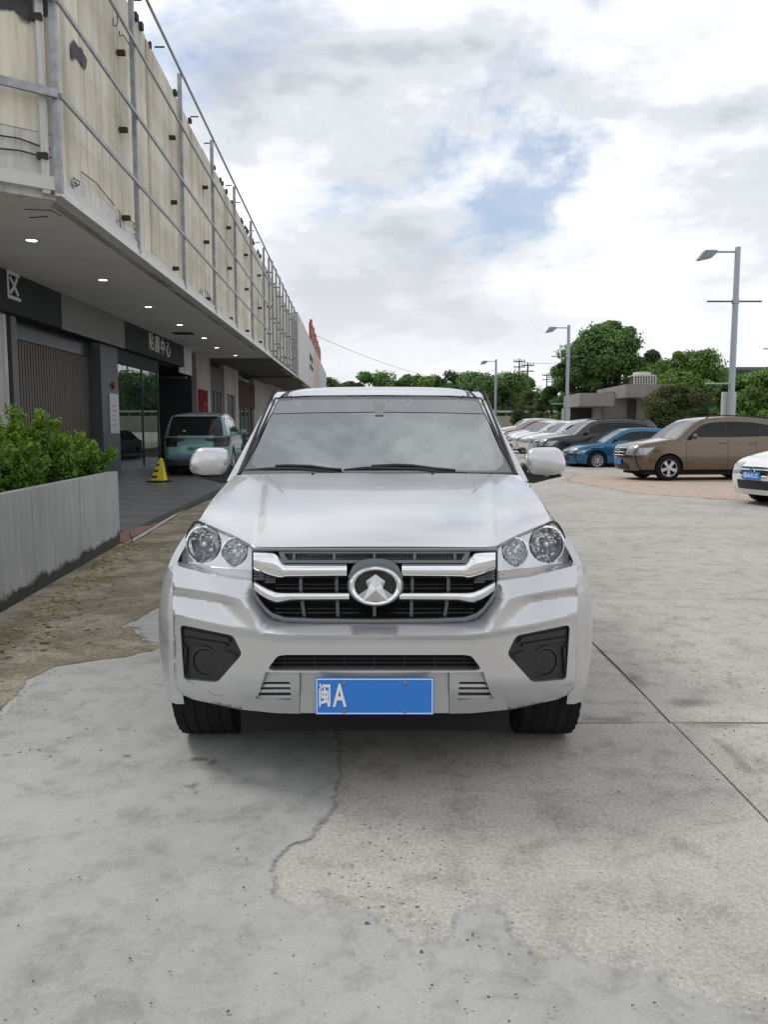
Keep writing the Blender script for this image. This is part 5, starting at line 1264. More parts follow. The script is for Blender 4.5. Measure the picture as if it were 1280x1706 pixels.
def shrub(u, d, h, w, seed, label):
    base = pB + pd * u + pn * d + Vector((0, 0, PH - 0.09)); r_ = random.Random(seed)
    o = thing('shrub', label, 'shrub', base, 0, 'leafy shrubs in the planter')
    cl = []; per = []
    nt = 15
    mb = MB()
    for k in range(nt):
        a = r_.uniform(0, 6.28); rr = w * math.sqrt(r_.random()); hh = h * r_.uniform(0.5, 1.0) * (1 - 0.25 * rr / w)
        top = base + Vector((rr * math.cos(a), rr * math.sin(a), hh)); foot = base + Vector((rr * .25 * math.cos(a), rr * .25 * math.sin(a), 0)); mid_ = foot.lerp(top, .5) + Vector((rr * .15 * math.cos(a), rr * .15 * math.sin(a), 0))
        mb.tube([foot, mid_, top], [0.012, 0.009, 0.003], 5)
        for q in range(5):
            f_ = 0.22 + 0.78 * q / 4; c = foot.lerp(top, f_); s_ = (0.15 - 0.07 * f_) * r_.uniform(.8, 1.2)
            cl.append((c + Vector((r_.uniform(-.05, .05), r_.uniform(-.05, .05), 0)), (s_, s_, s_ * 1.1))); per.append(int(95 * (s_ / .12) ** 2) + 20)
    zt = base.z + h
    def tf(rs_, p, ct):
        f_ = np.clip((p[:, 2] - base.z) / h, 0, 1); y = rs_.uniform(.7, 1.3, len(p)) * (0.8 + .5 * (ct - .78)); n_ = f_ ** 2 * rs_.uniform(0.1, 1.0, len(p))   # yellower and lighter towards the top
        return np.stack([y * (0.75 + 0.8 * n_), y * (0.85 + 0.4 * n_), y * (0.9 - 0.2 * n_)], 1)
    V, C = leaves(cl, per, 0.024, seed, 0.35, 0.5, tf, 0.55)
    foliage('foliage', V, C, shrubm, o, base); mb.build('stems', bark, o, 40, base)
for i, (u, d, h, w, lb) in enumerate([(0.12, 0.42, 0.56, 0.40, 'low rounded green shrub at the far end of the planter'), (0.85, 0.5, 0.62, 0.36, 'bright green shrub second from the far end of the planter'), (1.55, 0.6, 0.84, 0.36, 'tallest green shrub with a spiky top in the planter'), (2.25, 0.5, 0.60, 0.40, 'dense green shrub in the middle of the planter'),
                                      (2.95, 0.55, 0.62, 0.40, 'wide green shrub spilling over the planter edge'), (3.6, 0.5, 0.56, 0.40, 'green shrub cut by the left edge of the photo'), (4.4, 0.6, 0.6, 0.4, 'green shrub at the near end of the planter'), (1.1, 1.1, 0.74, 0.35, 'yellow green shrub at the back of the planter'), (2.1, 1.1, 0.66, 0.35, 'dark shrub at the back behind the wide one')]):
    shrub(u, d, h, w, 40 + i, lb)
# ---- trees
def tree(px, pyt, pyb, wpx, Y, m, seed, label, name='broadleaf_tree', group=None, leaf=0.22, ncl=22, per=150, z0=None, yel=0.25, cat='tree'):
    top = at(px, pyt, Y); base = Vector((top.x, Y, 0)); bot = at(px, pyb, Y).z if z0 is None else z0
    hw = wpx / 2 / FPX * Y; H_ = top.z; r_ = random.Random(seed); o = thing(name, label, cat, base, 0, group)
    cl = []; pr = []; mb = MB(); bot = max(bot, 0.3); ch = H_ - bot
    fork = max(bot * 0.9, H_ * .22)
    mb.tube([base, base + Vector((r_.uniform(-.1, .1), 0, fork * .6)), base + Vector((r_.uniform(-.2, .2), 0, fork))], [H_ * .028, H_ * .022, H_ * .018], 8)
    fk = base + Vector((0, 0, fork))
    for k in range(ncl):
        a = r_.uniform(0, 6.28); v_ = r_.random(); zz = bot + ch * (0.06 + 0.86 * v_); prof = math.sin(math.pi * (0.22 + 0.68 * v_)) ** 0.6; rr = hw * 0.78 * prof * math.sqrt(r_.uniform(0.15, 1.0))
        s_ = min(hw, ch * .5) * r_.choice((0.2, 0.28, 0.36, 0.44)) * r_.uniform(.9, 1.15)
        if k > ncl * .55: s_ *= .55; rr *= 1.22; zz += ch * .05
        zz = min(zz, H_ - s_ * .75)
        c = Vector((base.x + rr * math.cos(a), base.y + rr * math.sin(a) * .8, zz)); cl.append((c, (s_ * r_.uniform(.9, 1.3), s_ * r_.uniform(.9, 1.2), s_ * r_.uniform(.65, .9)))); pr.append(int(per * 3.6 * r_.uniform(.7, 1.2) * (.45 if k > ncl * .55 else 1)))
        if k % 2 == 0: mb.tube([fk, fk.lerp(c, .55) + Vector((0, 0, ch * .04)), c], [H_ * .012, H_ * .008, H_ * .003], 5)
    s_ = min(hw, ch * .5) * .34; cl.append((Vector((base.x, base.y, H_ - s_ * .8)), (s_, s_, s_ * .85))); pr.append(per * 2)
    def tf(rs_, p, ct):
        y = rs_.uniform(.6, 1.3, len(p)) * ct; n_ = rs_.rand(len(p)) * yel; return np.stack([y * (1 + n_), y * (1 + .4 * n_), y], 1)
    V, C = leaves(cl, pr, leaf * .5, seed, 0.35, 0.45, tf, 0.62)
    foliage('crown', V, C, m, o, base); mb.build('trunk', bark, o, 50, base); return o
gl1 = leafmat('tree_leaf', (0.105, 0.215, 0.058)); gl2 = leafmat('tree_leaf_bright', (0.14, 0.265, 0.055)); gl3 = leafmat('tree_leaf_dark', (0.055, 0.115, 0.035)); gl4 = leafmat('tree_leaf_olive', (0.085, 0.118, 0.036))
TG = 'trees beyond the car park'
tree(1020, 535, 705, 178, 66, gl1, 11, 'big dark green tree rising behind the grey pavilion', group=TG, leaf=0.26, ncl=64, per=330, z0=.6)
tree(1155, 582, 705, 150, 62, gl2, 12, 'bright green round tree right of the cooling tower', group=TG, leaf=0.24, ncl=52, per=330, z0=.6)
tree(955, 590, 705, 80, 68, gl1, 31, 'narrower green tree at the left shoulder of the big tree', group=TG, leaf=0.25, ncl=34, per=260, z0=.6)
tree(1088, 588, 705, 105, 72, gl2, 35, 'pale green tree filling behind between the two big crowns', group=TG, leaf=0.25, ncl=44, per=240, z0=.6)
tree(1130, 640, 708, 125, 50, gl4, 13, 'olive brown bushy tree in front of the pavilion', group=TG, leaf=0.15, ncl=36, per=300, z0=.4, yel=.45)
tree(1228, 622, 708, 80, 54, gl1, 14, 'dark green tree right of the tall lamp post', group=TG, leaf=0.2, ncl=36, per=260, z0=.5)
tree(1290, 606, 706, 120, 52, gl2, 15, 'bright green tree at the right edge of the photo', group=TG, leaf=0.2, ncl=40, per=280, z0=.5)
tree(1190, 640, 706, 60, 58, gl3, 33, 'dark low tree behind the lamp post foot', group=TG, leaf=0.18, ncl=16, per=220, z0=.4)
tree(880, 650, 708, 70, 74, gl4, 16, 'dark brownish tree left of the middle lamp post', group=TG, leaf=0.2, ncl=24, per=230, z0=.4, yel=.4)
tree(925, 640, 706, 62, 70, gl3, 17, 'dark green tree beside the middle lamp post', group=TG, leaf=0.2, ncl=22, per=230, z0=.4)
tree(968, 655, 706, 60, 66, gl3, 18, 'low dark tree behind the pavilion canopy', group=TG, leaf=0.2, ncl=16, per=220, z0=.4)
far = [(552, 628, 46, 'smallest far tree next to the end of the building'), (585, 634, 40, 'low far tree above the left of the truck roof'), (630, 618, 64, 'far tree above the middle of the truck roof'), (680, 624, 56, 'far tree with thin bare tips on top'), (722, 622, 56, 'far green tree left of the wide pair'), (762, 618, 56, 'far tree above the right of the truck roof'), (800, 618, 62, 'far tree just left of the furthest lamp post'), (842, 618, 62, 'far tree right of the furthest lamp post'), (872, 628, 40, 'far tree below the power poles'), (655, 632, 50, 'low far tree between two taller ones'), (600, 640, 50, 'thin far tree line above the truck roof'), (745, 635, 60, 'dark far tree filling behind the others'), (825, 640, 60, 'dark far tree behind the furthest lamp post')]
for i, (x, y, wd, lb) in enumerate(far):
    tree(x, y, 712, wd * 1.75, 118 + (i % 3) * 6, (gl1, gl3, gl1, gl2)[i % 4] if i < 9 else gl3, 60 + i, lb, group='far trees along the edge of the lot', leaf=0.42, ncl=34, per=170, z0=.5)

# far wood behind the row of trees
rw = random.Random(77); cl = []
for k in range(150):
    x = rw.uniform(-16, 42); h_ = 8.2 + 1.6 * math.sin(x * .35) + rw.uniform(-1.2, .9); s_ = rw.uniform(1.0, 2.2); cl.append((Vector((x, 137 + rw.uniform(-2, 2), rw.uniform(.35, 1.0) ** .5 * h_ - s_ * .3)), (s_ * 1.3, s_, s_)))
V, C = leaves(cl, 330, 0.22, 77, 0.35, 0.45, lambda rs_, p, ct: np.repeat((rs_.uniform(.6, 1.3, len(p)) * ct)[:, None], 3, 1), 0.62)
fw = foliage('far_wood', V, C, gl1, None, None); tag(fw, kind='stuff')
# stains on the ground
stm = mat('oil_stain', (0.09, 0.085, 0.08), 0.7, var=.4, vscale=20); feather(stm, 45.0, .72, 1.5, .75); rsm = mat('rust_stain', (0.20, 0.10, 0.05), 0.9, var=.4, vscale=20); feather(rsm, 45.0, .6, 1.4, .7); jm = mat('joint_grime', (0.10, 0.10, 0.075), 0.9, var=.4, vscale=15); feather(jm, 22.0, .62, 1.5, .5)
def blob(px, py, rx, ry, m, seed, name):
    g_ = gnd(px, py); r_ = random.Random(seed); sheet(name, [(g_.x + rx * r_.uniform(.7, 1.2) * math.cos(a), g_.y + ry * r_.uniform(.7, 1.2) * math.sin(a)) for a in np.linspace(0, 6.28, 13)[:-1]], m, 0.0085, .03, .006, seed, True, min(rx, ry) * 1.1, .06)
blob(318, 1312, .05, .06, stm, 1, 'oil_stain'); blob(326, 1324, .03, .03, stm, 2, 'oil_stain'); blob(356, 1272, .035, .04, rsm, 3, 'rust_stain'); blob(330, 1268, .06, .035, stm, 4, 'oil_stain'); blob(12, 1262, .03, .03, stm, 5, 'oil_stain'); blob(210, 1262, .03, .025, rsm, 6, 'rust_stain')
blob(1150, 1172, .22, .10, jm, 7, 'joint_grime'); blob(1060, 1135, .10, .22, jm, 8, 'joint_grime'); blob(1190, 1208, .20, .06, jm, 9, 'joint_grime'); blob(1010, 1200, .16, .05, jm, 10, 'joint_grime'); blob(1225, 1262, .05, .22, jm, 11, 'joint_grime')
# ------------------------------------------------------------------ parked cars (x forward, y left, z up)
tint_glass = mat('dark_glass', (0.010, 0.012, 0.013), 0.03, spec=0.35)
screen_glass = bpy.data.materials.new('car_windscreen'); screen_glass.use_nodes = True
t = screen_glass.node_tree; t.nodes.clear(); o_ = t.nodes.new('ShaderNodeOutputMaterial'); mxs = t.nodes.new('ShaderNodeMixShader'); df = t.nodes.new('ShaderNodeBsdfDiffuse'); gl = t.nodes.new('ShaderNodeBsdfGlossy')
df.inputs['Color'].default_value = (0.05, 0.055, 0.055, 1); gl.inputs['Roughness'].default_value = 0.02; mxs.inputs[0].default_value = 0.42
t.links.new(df.outputs[0], mxs.inputs[1]); t.links.new(gl.outputs[0], mxs.inputs[2]); t.links.new(mxs.outputs[0], o_.inputs[0])
rimm = mat('alloy_rim', (0.55, 0.56, 0.58), 0.3, 0.85)
lampc = mat('car_lamp', (0.36, 0.38, 0.40), 0.08, 0.35, coat=1.0)
taill = mat('tail_lamp', (0.14, 0.012, 0.012), 0.15, coat=0.5)
PROF = {
 # (x, z, tag of the segment that starts here); tags: b bumper, n nose, h hood, w windscreen, r roof, g rear glass, t tail, u rear bumper
 'suv': [(2.16, .27, 'b'), (2.25, .42, 'b'), (2.29, .60, 'n'), (2.27, .76, 'n'), (2.20, .90, 'h'), (2.02, .985, 'h'), (1.70, 1.05, 'h'), (1.30, 1.11, 'h'), (1.12, 1.14, 'w'), (.82, 1.38, 'w'), (.52, 1.58, 'r'), (.25, 1.665, 'r'), (-.35, 1.71, 'r'), (-1.1, 1.69, 'r'), (-1.75, 1.62, 'r'), (-1.90, 1.585, 'g'), (-2.08, 1.35, 'g'), (-2.20, 1.08, 't'), (-2.26, .95, 't'), (-2.30, .72, 'u'), (-2.30, .50, 'u'), (-2.20, .30, 'u')],
 'hatch': [(2.08, .20, 'b'), (2.16, .34, 'b'), (2.19, .50, 'n'), (2.15, .64, 'n'), (2.06, .74, 'h'), (1.86, .82, 'h'), (1.50, .90, 'h'), (1.22, .955, 'h'), (1.08, .985, 'w'), (.72, 1.20, 'w'), (.30, 1.40, 'r'), (.05, 1.46, 'r'), (-.45, 1.49, 'r'), (-1.1, 1.46, 'r'), (-1.65, 1.38, 'r'), (-1.78, 1.35, 'g'), (-1.98, 1.12, 'g'), (-2.08, .95, 't'), (-2.12, .85, 't'), (-2.15, .65, 'u'), (-2.15, .42, 'u'), (-2.06, .24, 'u')],
 'sedan': [(2.18, .20, 'b'), (2.27, .34, 'b'), (2.30, .50, 'n'), (2.25, .63, 'n'), (2.15, .72, 'h'), (1.92, .80, 'h'), (1.52, .88, 'h'), (1.18, .93, 'h'), (1.02, .955, 'w'), (.66, 1.17, 'w'), (.24, 1.36, 'r'), (0.0, 1.42, 'r'), (-.45, 1.45, 'r'), (-.90, 1.42, 'r'), (-1.12, 1.385, 'g'), (-1.42, 1.22, 'g'), (-1.72, 1.04, 't'), (-2.10, 1.00, 't'), (-2.26, .95, 't'), (-2.30, .72, 'u'), (-2.30, .45, 'u'), (-2.20, .24, 'u')],
}
DLO = {'suv': [(.86, 1.17), (.45, 1.47), (.18, 1.55), (-.35, 1.585), (-1.05, 1.565), (-1.60, 1.48), (-1.86, 1.27), (-1.80, 1.20), (-.4, 1.165)],
       'hatch': [(.80, 1.03), (.30, 1.28), (.05, 1.345), (-.45, 1.375), (-1.0, 1.35), (-1.45, 1.25), (-1.62, 1.11), (-1.4, 1.06), (-.3, 1.03)],
       'sedan': [(.72, 1.0), (.26, 1.23), (.02, 1.30), (-.45, 1.33), (-.85, 1.30), (-1.15, 1.20), (-1.42, 1.07), (-1.3, 1.03), (-.3, 1.0)]}
SPLITS = {'suv': [-.30, -1.28], 'hatch': [-.35, -1.12], 'sedan': [-.32, -1.1]}
def make_car(kind, paint, label, loc, rz, scale=(1, 1, 1), group=None, rim=5, lower=None, rails=False, res=1.0, plate=None, plate_mat=None, plate_txt=None, rear=False, grille_m=None, name='parked_car', cat='car', darkroof=None, rim_m=None):
    Lx, Ly, Lz = scale
    root = thing(name, label, cat, loc, rz, group)
    raw = [(x * Lx, z * Lz, g) for x, z, g in PROF[kind]]
    P = []; T = []
    ns = max(2, int(4 * res))
    for i in range(len(raw) - 1):
        p0 = raw[max(i - 1, 0)]; p1 = raw[i]; p2 = raw[i + 1]; p3 = raw[min(i + 2, len(raw) - 1)]
        k = ns if abs(p2[0] - p1[0]) + abs(p2[1] - p1[1]) > .12 else max(2, ns // 2)
        for q in range(k):
            t = q / k; cr = lambda a, b, c, d: 0.5 * (2 * b + (c - a) * t + (2 * a - 5 * b + 4 * c - d) * t * t + (3 * b - a - 3 * c + d) * t ** 3)
            P.append((cr(p0[0], p1[0], p2[0], p3[0]), cr(p0[1], p1[1], p2[1], p3[1]))); T.append(p1[2])
    P.append(raw[-1][:2])
    xf = max(p[0] for p in P); xr = min(p[0] for p in P); W = 0.91 * Ly; zb = {'suv': 1.12, 'hatch': .99, 'sedan': .97}[kind] * Lz; ztop = max(p[1] for p in P)
    def hw(x, z):
        w = W
        if x > xf - .95: w *= 1 - 0.30 * ((x - (xf - .95)) / .95) ** 3.2
        if x < xr + .75: w *= 1 - 0.20 * (((xr + .75) - x) / .75) ** 3
        if z < .55 * Lz: w *= 1 - .045 * ((.55 * Lz - z) / (.3 * Lz)) ** 2
        elif z <= zb: w *= 1 - .035 * ((z - .55 * Lz) / (zb - .55 * Lz)) ** 2
        if z > zb: w *= .965 * (1 - (.27 if kind == 'suv' else .23) * ((z - zb) / (ztop - zb)) ** 1.15)
        return w
    # strip over the top with rounded shoulders
    nrm = []
    for i in range(len(P)):
        a = P[max(i - 1, 0)]; b = P[min(i + 1, len(P) - 1)]; d = Vector((b[0] - a[0], b[1] - a[1])).normalized(); nrm.append(Vector((-d.y, d.x)) * -1)  # inward set below
    cxz = (0.0, .7 * Lz)
    for i in range(len(P)):
        if nrm[i].dot(Vector((cxz[0] - P[i][0], cxz[1] - P[i][1]))) < 0: nrm[i] = -nrm[i]
    rr = .055
    ins = [(P[i][0] + nrm[i].x * rr, P[i][1] + nrm[i].y * rr) for i in range(len(P))]
    ts = [0, .25, .5, .7, .84, .905, .935, .96, .98, .993, 1.0]
    def S(i, t, off=0.0):
        p = P[i]; tag_ = T[min(i, len(T) - 1)]
        e = max(0.0, (abs(t) - .935) / .065); s_ = rr * (1 - math.sqrt(max(0, 1 - e * e)))
        x = p[0] + nrm[i].x * (s_ - off); z = p[1] + nrm[i].y * (s_ - off)
        w_ = hw(ins[i][0], ins[i][1]); crown = {'h': .035, 'r': .03, 'w': .0, 'g': .0}.get(tag_, 0) * (1 - t * t)
        bow = {'w': .10, 'g': .05, 'n': .14, 'b': .14, 't': .05, 'u': .05}.get(tag_, 0.02)
        x += (bow if x > 0 else -bow) * (1 - t * t) * (1 if tag_ in 'wnb' or x < 0 else .4)
        if tag_ == 'h':
            f_ = min(max((p[0] - 1.1 * Lx) / (xf - 1.1 * Lx), 0), 1); x += .12 * f_ ** 2 * (1 - t * t) * .6
        return Vector((x, w_ * t, z + crown))
    tt = [-q for q in ts[::-1][:-1]] + ts; nT = len(tt)
    pv = [S(i, t) for i in range(len(P)) for t in tt]; pf = []; wf = []; gf = []; rf = []
    for i in range(len(P) - 1):
        for j in range(nT - 1):
            q = (i * nT + j, i * nT + j + 1, (i + 1) * nT + j + 1, (i + 1) * nT + j); tm_ = abs((tt[j] + tt[j + 1]) / 2)
            if T[i] == 'w' and tm_ < .93: wf.append(q)
            elif T[i] == 'g' and tm_ < .92: gf.append(q)
            else: pf.append(q)
    # sides
    r_w = .335 * (1.06 if kind == 'suv' else .96); xw = (1.36 * Lx, -1.32 * Lx); ra = r_w + .055
    sill = (.30 if kind == 'suv' else .22) * Lz
    def arch(xc): 
        a0 = math.asin(max(-1, min(1, (sill - r_w) / ra))); return [(xc + ra * math.cos(a), r_w + ra * math.sin(a)) for a in np.linspace(a0, math.pi - a0, 14)]
    a1 = arch(xw[0]); a2 = arch(xw[1])
    bot = a2[::-1] + a1[::-1]
    outl = [ins[-1]] + bot[0:0]
    outl = [p for p in ins] + [(xr + .12, sill + .02)] + a2[::-1] + a1[::-1] + [(xf - .16, sill)]
    dl = [(x * Lx, z * Lz) for x, z in DLO[kind]]; dlr = roundpoly(dl, .05)
    sv = []
    for sgn in (1, -1):
        v, f = patch(outl, [dlr], .085 / res, lambda x, z: Vector((x, sgn * hw(x, z), z)), thick=(0, -sgn * .03, 0)); k = len(pv); pv += v; pf += [tuple(i + k for i in q) for q in f]
    # weld strip and sides for smooth shoulders
    bm = bmesh.new(); bv = [bm.verts.new(p) for p in pv]
    for q in pf:
        try: bm.faces.new([bv[i] for i in q])
        except ValueError: pass
    bmesh.ops.delete(bm, geom=[q for q in bm.verts if not q.link_faces], context='VERTS')
    bmesh.ops.remove_doubles(bm, verts=bm.verts[:], dist=.004); bmesh.ops.recalc_face_normals(bm, faces=bm.faces[:])
    me = bpy.data.meshes.new('body'); bm.to_mesh(me); bm.free(); finish(me, 42); body = link('body', me, paint, root)
    def sub(vs, fs): 
        m_ = {}; o = []; n = []
        for q in fs:
            for i in q:
                if i not in m_: m_[i] = len(o); o.append(vs[i])
            n.append(tuple(m_[i] for i in q))
        return o, n
    v, f = sub(pv, wf); mesh('windscreen', v, f, screen_glass, root, 60)
    v, f = sub(pv, gf); mesh('rear_window', v, f, tint_glass, root, 60)
    def sp(sgn, off): return lambda x, z: Vector((x, sgn * (hw(x, z) + off), z))
    xs_cut = SPLITS[kind]
    for sgn in (1, -1):
        v, f = patch(dlr, [], .14, sp(sgn, -.016)); tr_ = mesh('window_trim', v, f, blackgloss, root, 40)
        cuts = [9] + [c * Lx for c in xs_cut] + [-9]
        for a, b in zip(cuts, cuts[1:]):
            poly = []
            A_, B_ = a - .03, b + .03          # clip the outline to [B_, A_]
            def clip(pl_, lim, keep_less):
                o = []
                for i in range(len(pl_)):
                    p, q = pl_[i - 1], pl_[i]; ip = (p[0] <= lim) == keep_less; iq = (q[0] <= lim) == keep_less
                    if ip != iq: t = (lim - p[0]) / (q[0] - p[0]); o.append((lim, p[1] + (q[1] - p[1]) * t))
                    if iq: o.append(q)
                return o
            mx_ = sum(p[0] for p in dl) / len(dl); mz_ = sum(p[1] for p in dl) / len(dl)
            poly = clip(clip([(mx_ + (p[0] - mx_) * .965, mz_ + (p[1] - mz_) * .90) for p in dl], A_, True), B_, False)
            if len(poly) > 2:
                v, f = patch(roundpoly(poly, .03), [], .14, sp(sgn, -.010)); mesh('side_window', v, f, tint_glass, root, 40)
        # seams, handles, sill cladding
        for x, z0 in ((.88 * Lx, .36), (xs_cut[0] * Lx, .30), (-1.12 * Lx, .62)):
            mb = MB(); zz = np.linspace(z0 * Lz, zb - .02, 9); vs = []
            for z in zz: vs += [sp(sgn, .0018)(x - .004, z), sp(sgn, .0018)(x + .004, z)]
            mb.add(vs, [(2 * i, 2 * i + 1, 2 * i + 3, 2 * i + 2) for i in range(8)]); mb.build('door_gap', darkvoid, body)
        for x in (xs_cut[0] * Lx + .14, xs_cut[0] * Lx - .72):
            z = zb - .12; y = hw(x, z); MB().box((x - .10, sgn * y - .012, z - .016), (x + .10, sgn * y + .022, z + .016), None, .010).build('door_handle', paint, root, 40)
        if lower:
            v, f = patch([(xw[0] - ra - .01, sill - .02), (xw[0] - ra - .02, sill + .10), (xw[1] + ra + .02, sill + .10), (xw[1] + ra + .01, sill - .02)], [], .2, sp(sgn, .008), thick=(0, -sgn * .03, 0)); mesh('sill_cladding', v, f, lower, root, 40)
            for xc in xw:
                o_a = [(xc + (ra + .05) * math.cos(a), r_w + (ra + .05) * math.sin(a)) for a in np.linspace(-.1, math.pi + .1, 16)]; i_a = [(xc + ra * math.cos(a), r_w + ra * math.sin(a)) for a in np.linspace(-.1, math.pi + .1, 16)][::-1]
                v, f = patch(o_a + i_a, [], .12, sp(sgn, .008), thick=(0, -sgn * .03, 0)); mesh('arch_cladding', v, f, lower, root, 40)
        # mirrors
        x = .74 * Lx; z = zb + .07; y = hw(x, zb)
        mb = MB(); bmx = Matrix.Translation((x, sgn * (y + .13), z)); mb.lathe([(0.0, -.05), (.07, -.045), (.095, -.01), (.10, .04), (.085, .045), (0, .045)], 14, bmx @ Matrix.Rotation(R(-90), 4, 'Y') @ Matrix.Diagonal((.75, 1.15, 1, 1)))
        mo = mb.build('door_mirror', paint if kind == 'suv' or res < 1 else mat('mirror_black', (.012, .012, .014), .2), root, 40); MB().bar((x, sgn * (y - .02), z - .06), (x, sgn * (y + .10), z - .03), .05, .03).build('mirror_arm', blackp, mo)
        # headlight and tail lamp wrap round the corner
        ih = [i for i in range(len(P)) if P[i][0] > xf - .55 and (.66 if kind == 'suv' else .56) * Lz < P[i][1] < (.93 if kind == 'suv' else .76) * Lz and P[i][0] > 0]
        ih = [i for i in ih if T[min(i, len(T) - 1)] in 'nh' and P[i][0] > xf - .32]
        def wrap(ii, t0, back, nm, m_, zlo, zhi, front=True, sweep=.35):
            vs = []; tl = np.linspace(t0, .995, 7); fs = []
            if len(ii) < 2: return
            for i in ii:
                for t in tl: vs.append(S(i, sgn * t, .012))
            n = len(tl)
            fs += [(a * n + b, a * n + b + 1, (a + 1) * n + b + 1, (a + 1) * n + b) for a in range(len(ii) - 1) for b in range(n - 1)]
            o1 = mesh(nm, vs, fs, m_, root, 60)
            xe = xf - .05 if front else xr + .05
            zs_ = sorted([ins[i][1] for i in ii]); z0, z1 = zs_[0], zs_[-1]
            xa = [ins[i][0] for i in ii]
            poly = [(ins[i][0], ins[i][1]) for i in ii]
            sg_ = -1 if front else 1
            tip = ((min(xa) if front else max(xa)) + sg_ * back, z1 + .02 * (1 if front else 0)); low = ((min(xa) if front else max(xa)) + sg_ * back * .35, z0 + .02)
            poly = poly + ([tip, low] if poly[-1][1] > poly[0][1] else [low, tip])
            v, f = patch(poly, [], .08, sp(sgn, .012), thick=(0, -sgn * .02, 0)); k = MB().add(vs, fs); k.add(v, f); bpy.data.objects.remove(o1); k.build(nm, m_, root, 50)
        wrap(ih, .56, .38, 'headlight', lampc, 0, 0)
        it = [i for i in range(len(P)) if P[i][0] < 0 and T[min(i, len(T) - 1)] == 't' and P[i][0] < xr + .15]
        if len(it) > 1: wrap(it, .62, .28, 'tail_lamp', blackgloss if rear else taill, 0, 0, False)
    # grille, intake
    def band(i0, i1, t0, nm, m_, off=.01):
        vs = []; tl = np.linspace(-t0, t0, 9); fs = []; ii = list(range(i0, i1 + 1))
        for i in ii:
            for t in tl: vs.append(S(i, t, off))
        n = 9; fs = [(a * n + b, a * n + b + 1, (a + 1) * n + b + 1, (a + 1) * n + b) for a in range(len(ii) - 1) for b in range(n - 1)]
        return mesh(nm, vs, fs, m_, root, 50)
    def near(z, front=True): 
        c = [i for i in range(len(P)) if (P[i][0] > 1.2) == front and (P[i][0] < -1.2) != front]; return min(c, key=lambda i: abs(P[i][1] - z))
    gz = ((.70, .86) if kind == 'suv' else (.54, .70))
    i0, i1 = near(gz[0] * Lz), near(gz[1] * Lz)
    if i1 > i0:
        gr = band(i0, i1, .50, 'grille', grille_m or blackgloss)
        for fr in (.02, .5, .98):
            i = int(round(lerp(i0, i1, fr))); MB().tube([S(i, t, .018) for t in np.linspace(-.5, .5, 9)], .012, 6).build('grille_bar', chrome, gr, 40)
        MB().lathe([(.07, 0), (.065, .012), (0, .014)], 16, Matrix.Translation(S((i0 + i1) // 2, 0, .02)) @ Matrix.Rotation(R(90), 4, 'Y') @ Matrix.Diagonal((.8, 1, 1, 1))).build('badge', chrome, gr, 40)
    i0, i1 = near(.30 * Lz), near(.46 * Lz)
    if i1 > i0: band(i0, i1, .62, 'lower_intake', blackp)
    MB().box((xr + .35, -W * .84, .16), (xf - .35, W * .84, .75 * Lz)).build('underbody_block', darkvoid, root)
    MB().box((-1.65 * Lx, -W * .55, .75 * Lz), (.55 * Lx, W * .55, (zb + .1))).build('cabin_floor', darkvoid, root)
    # plates
    if plate is not None:
        i = near(plate * Lz, not rear); p = S(i, 0, .03); pm_ = Matrix.Translation(p) @ Matrix.Rotation(R(90 if not rear else -90), 4, 'Z') @ Matrix.Rotation(R(90), 4, 'X')
        b = MB().box((-.22, -.07, -.012), (.22, .07, 0), pm_, .004).build('number_plate', plate_mat or platebl, root)
        if plate_txt: text(plate_txt, .105, white if not rear else mat('plate_dark_print', (.02, .03, .02), .5), b, 'plate_print', pm_ @ Matrix.Translation((0, 0, .001)), None, .0005, .80, .002)
    if rails:
        for sgn in (1, -1):
            pts = [Vector((x * Lx, sgn * (hw(x * Lx, ztop - .03) - .05), z_)) for x, z_ in ((.25, ztop - .055), (.12, ztop + .015), (-.35, ztop + .04), (-1.1, ztop + .02), (-1.55, ztop - .02), (-1.68, ztop - .085))]
            MB().tube(pts, .018, 6).build('roof_rail', blackgloss, root, 40)
    # wheels
    first = None
    for xc in xw:
        for sgn in (1, -1):
            wp, m_ = wheel(root, xc, sgn * (W - .115), r_w, .22, sgn, None, tread=False, nseg=32)
            ax = 1 if sgn > 0 else -1
            fm = m_ @ (Matrix.Rotation(0, 4, 'X') if sgn > 0 else Matrix.Rotation(R(180), 4, 'X'))
            mb = MB(); rr_ = r_w * .66
            mb.lathe([(rr_, .10), (rr_ * .985, .112), (rr_ * .93, .105), (rr_ * .90, .05)], 32, fm)
            for k in range(rim):
                rot = fm @ Matrix.Rotation(2 * math.pi * k / rim + .3, 4, 'Z'); wa, wb = (.034, .05) if rim <= 6 else (.016, .022)
                vs = [(.03, -wa, .10), (rr_ * .94, -wb, .095), (rr_ * .94, wb, .095), (.03, wa, .10), (.03, -wa, .06), (rr_ * .94, -wb, .055), (rr_ * .94, wb, .055), (.03, wa, .06)]
                mb.add([rot @ Vector(q) for q in vs], [(0, 1, 2, 3), (0, 4, 5, 1), (3, 2, 6, 7), (4, 7, 6, 5)])
            mb.lathe([(.06, .06), (.055, .108), (0, .112)], 16, fm); mb.build('rim', rim_m or rimm, wp, 35)
            MB().lathe([(rr_ * .97, .03), (0, .03)], 24, fm).build('brake_backing', darkvoid, wp)
    return root
def placed(px, py, dx_local, dy_local, rz):
    """root position so that the local point (dx, dy) touches the ground at a pixel"""
    p = gnd(px, py); c, s_ = math.cos(rz), math.sin(rz); return (p.x - (dx_local * c - dy_local * s_), p.y - (dx_local * s_ + dy_local * c), 0)
def paint(name, col, rough=.28, metal=.45): return mat(name, col, rough, metal, coat=.8)
RZ = math.radians(180 + 6)
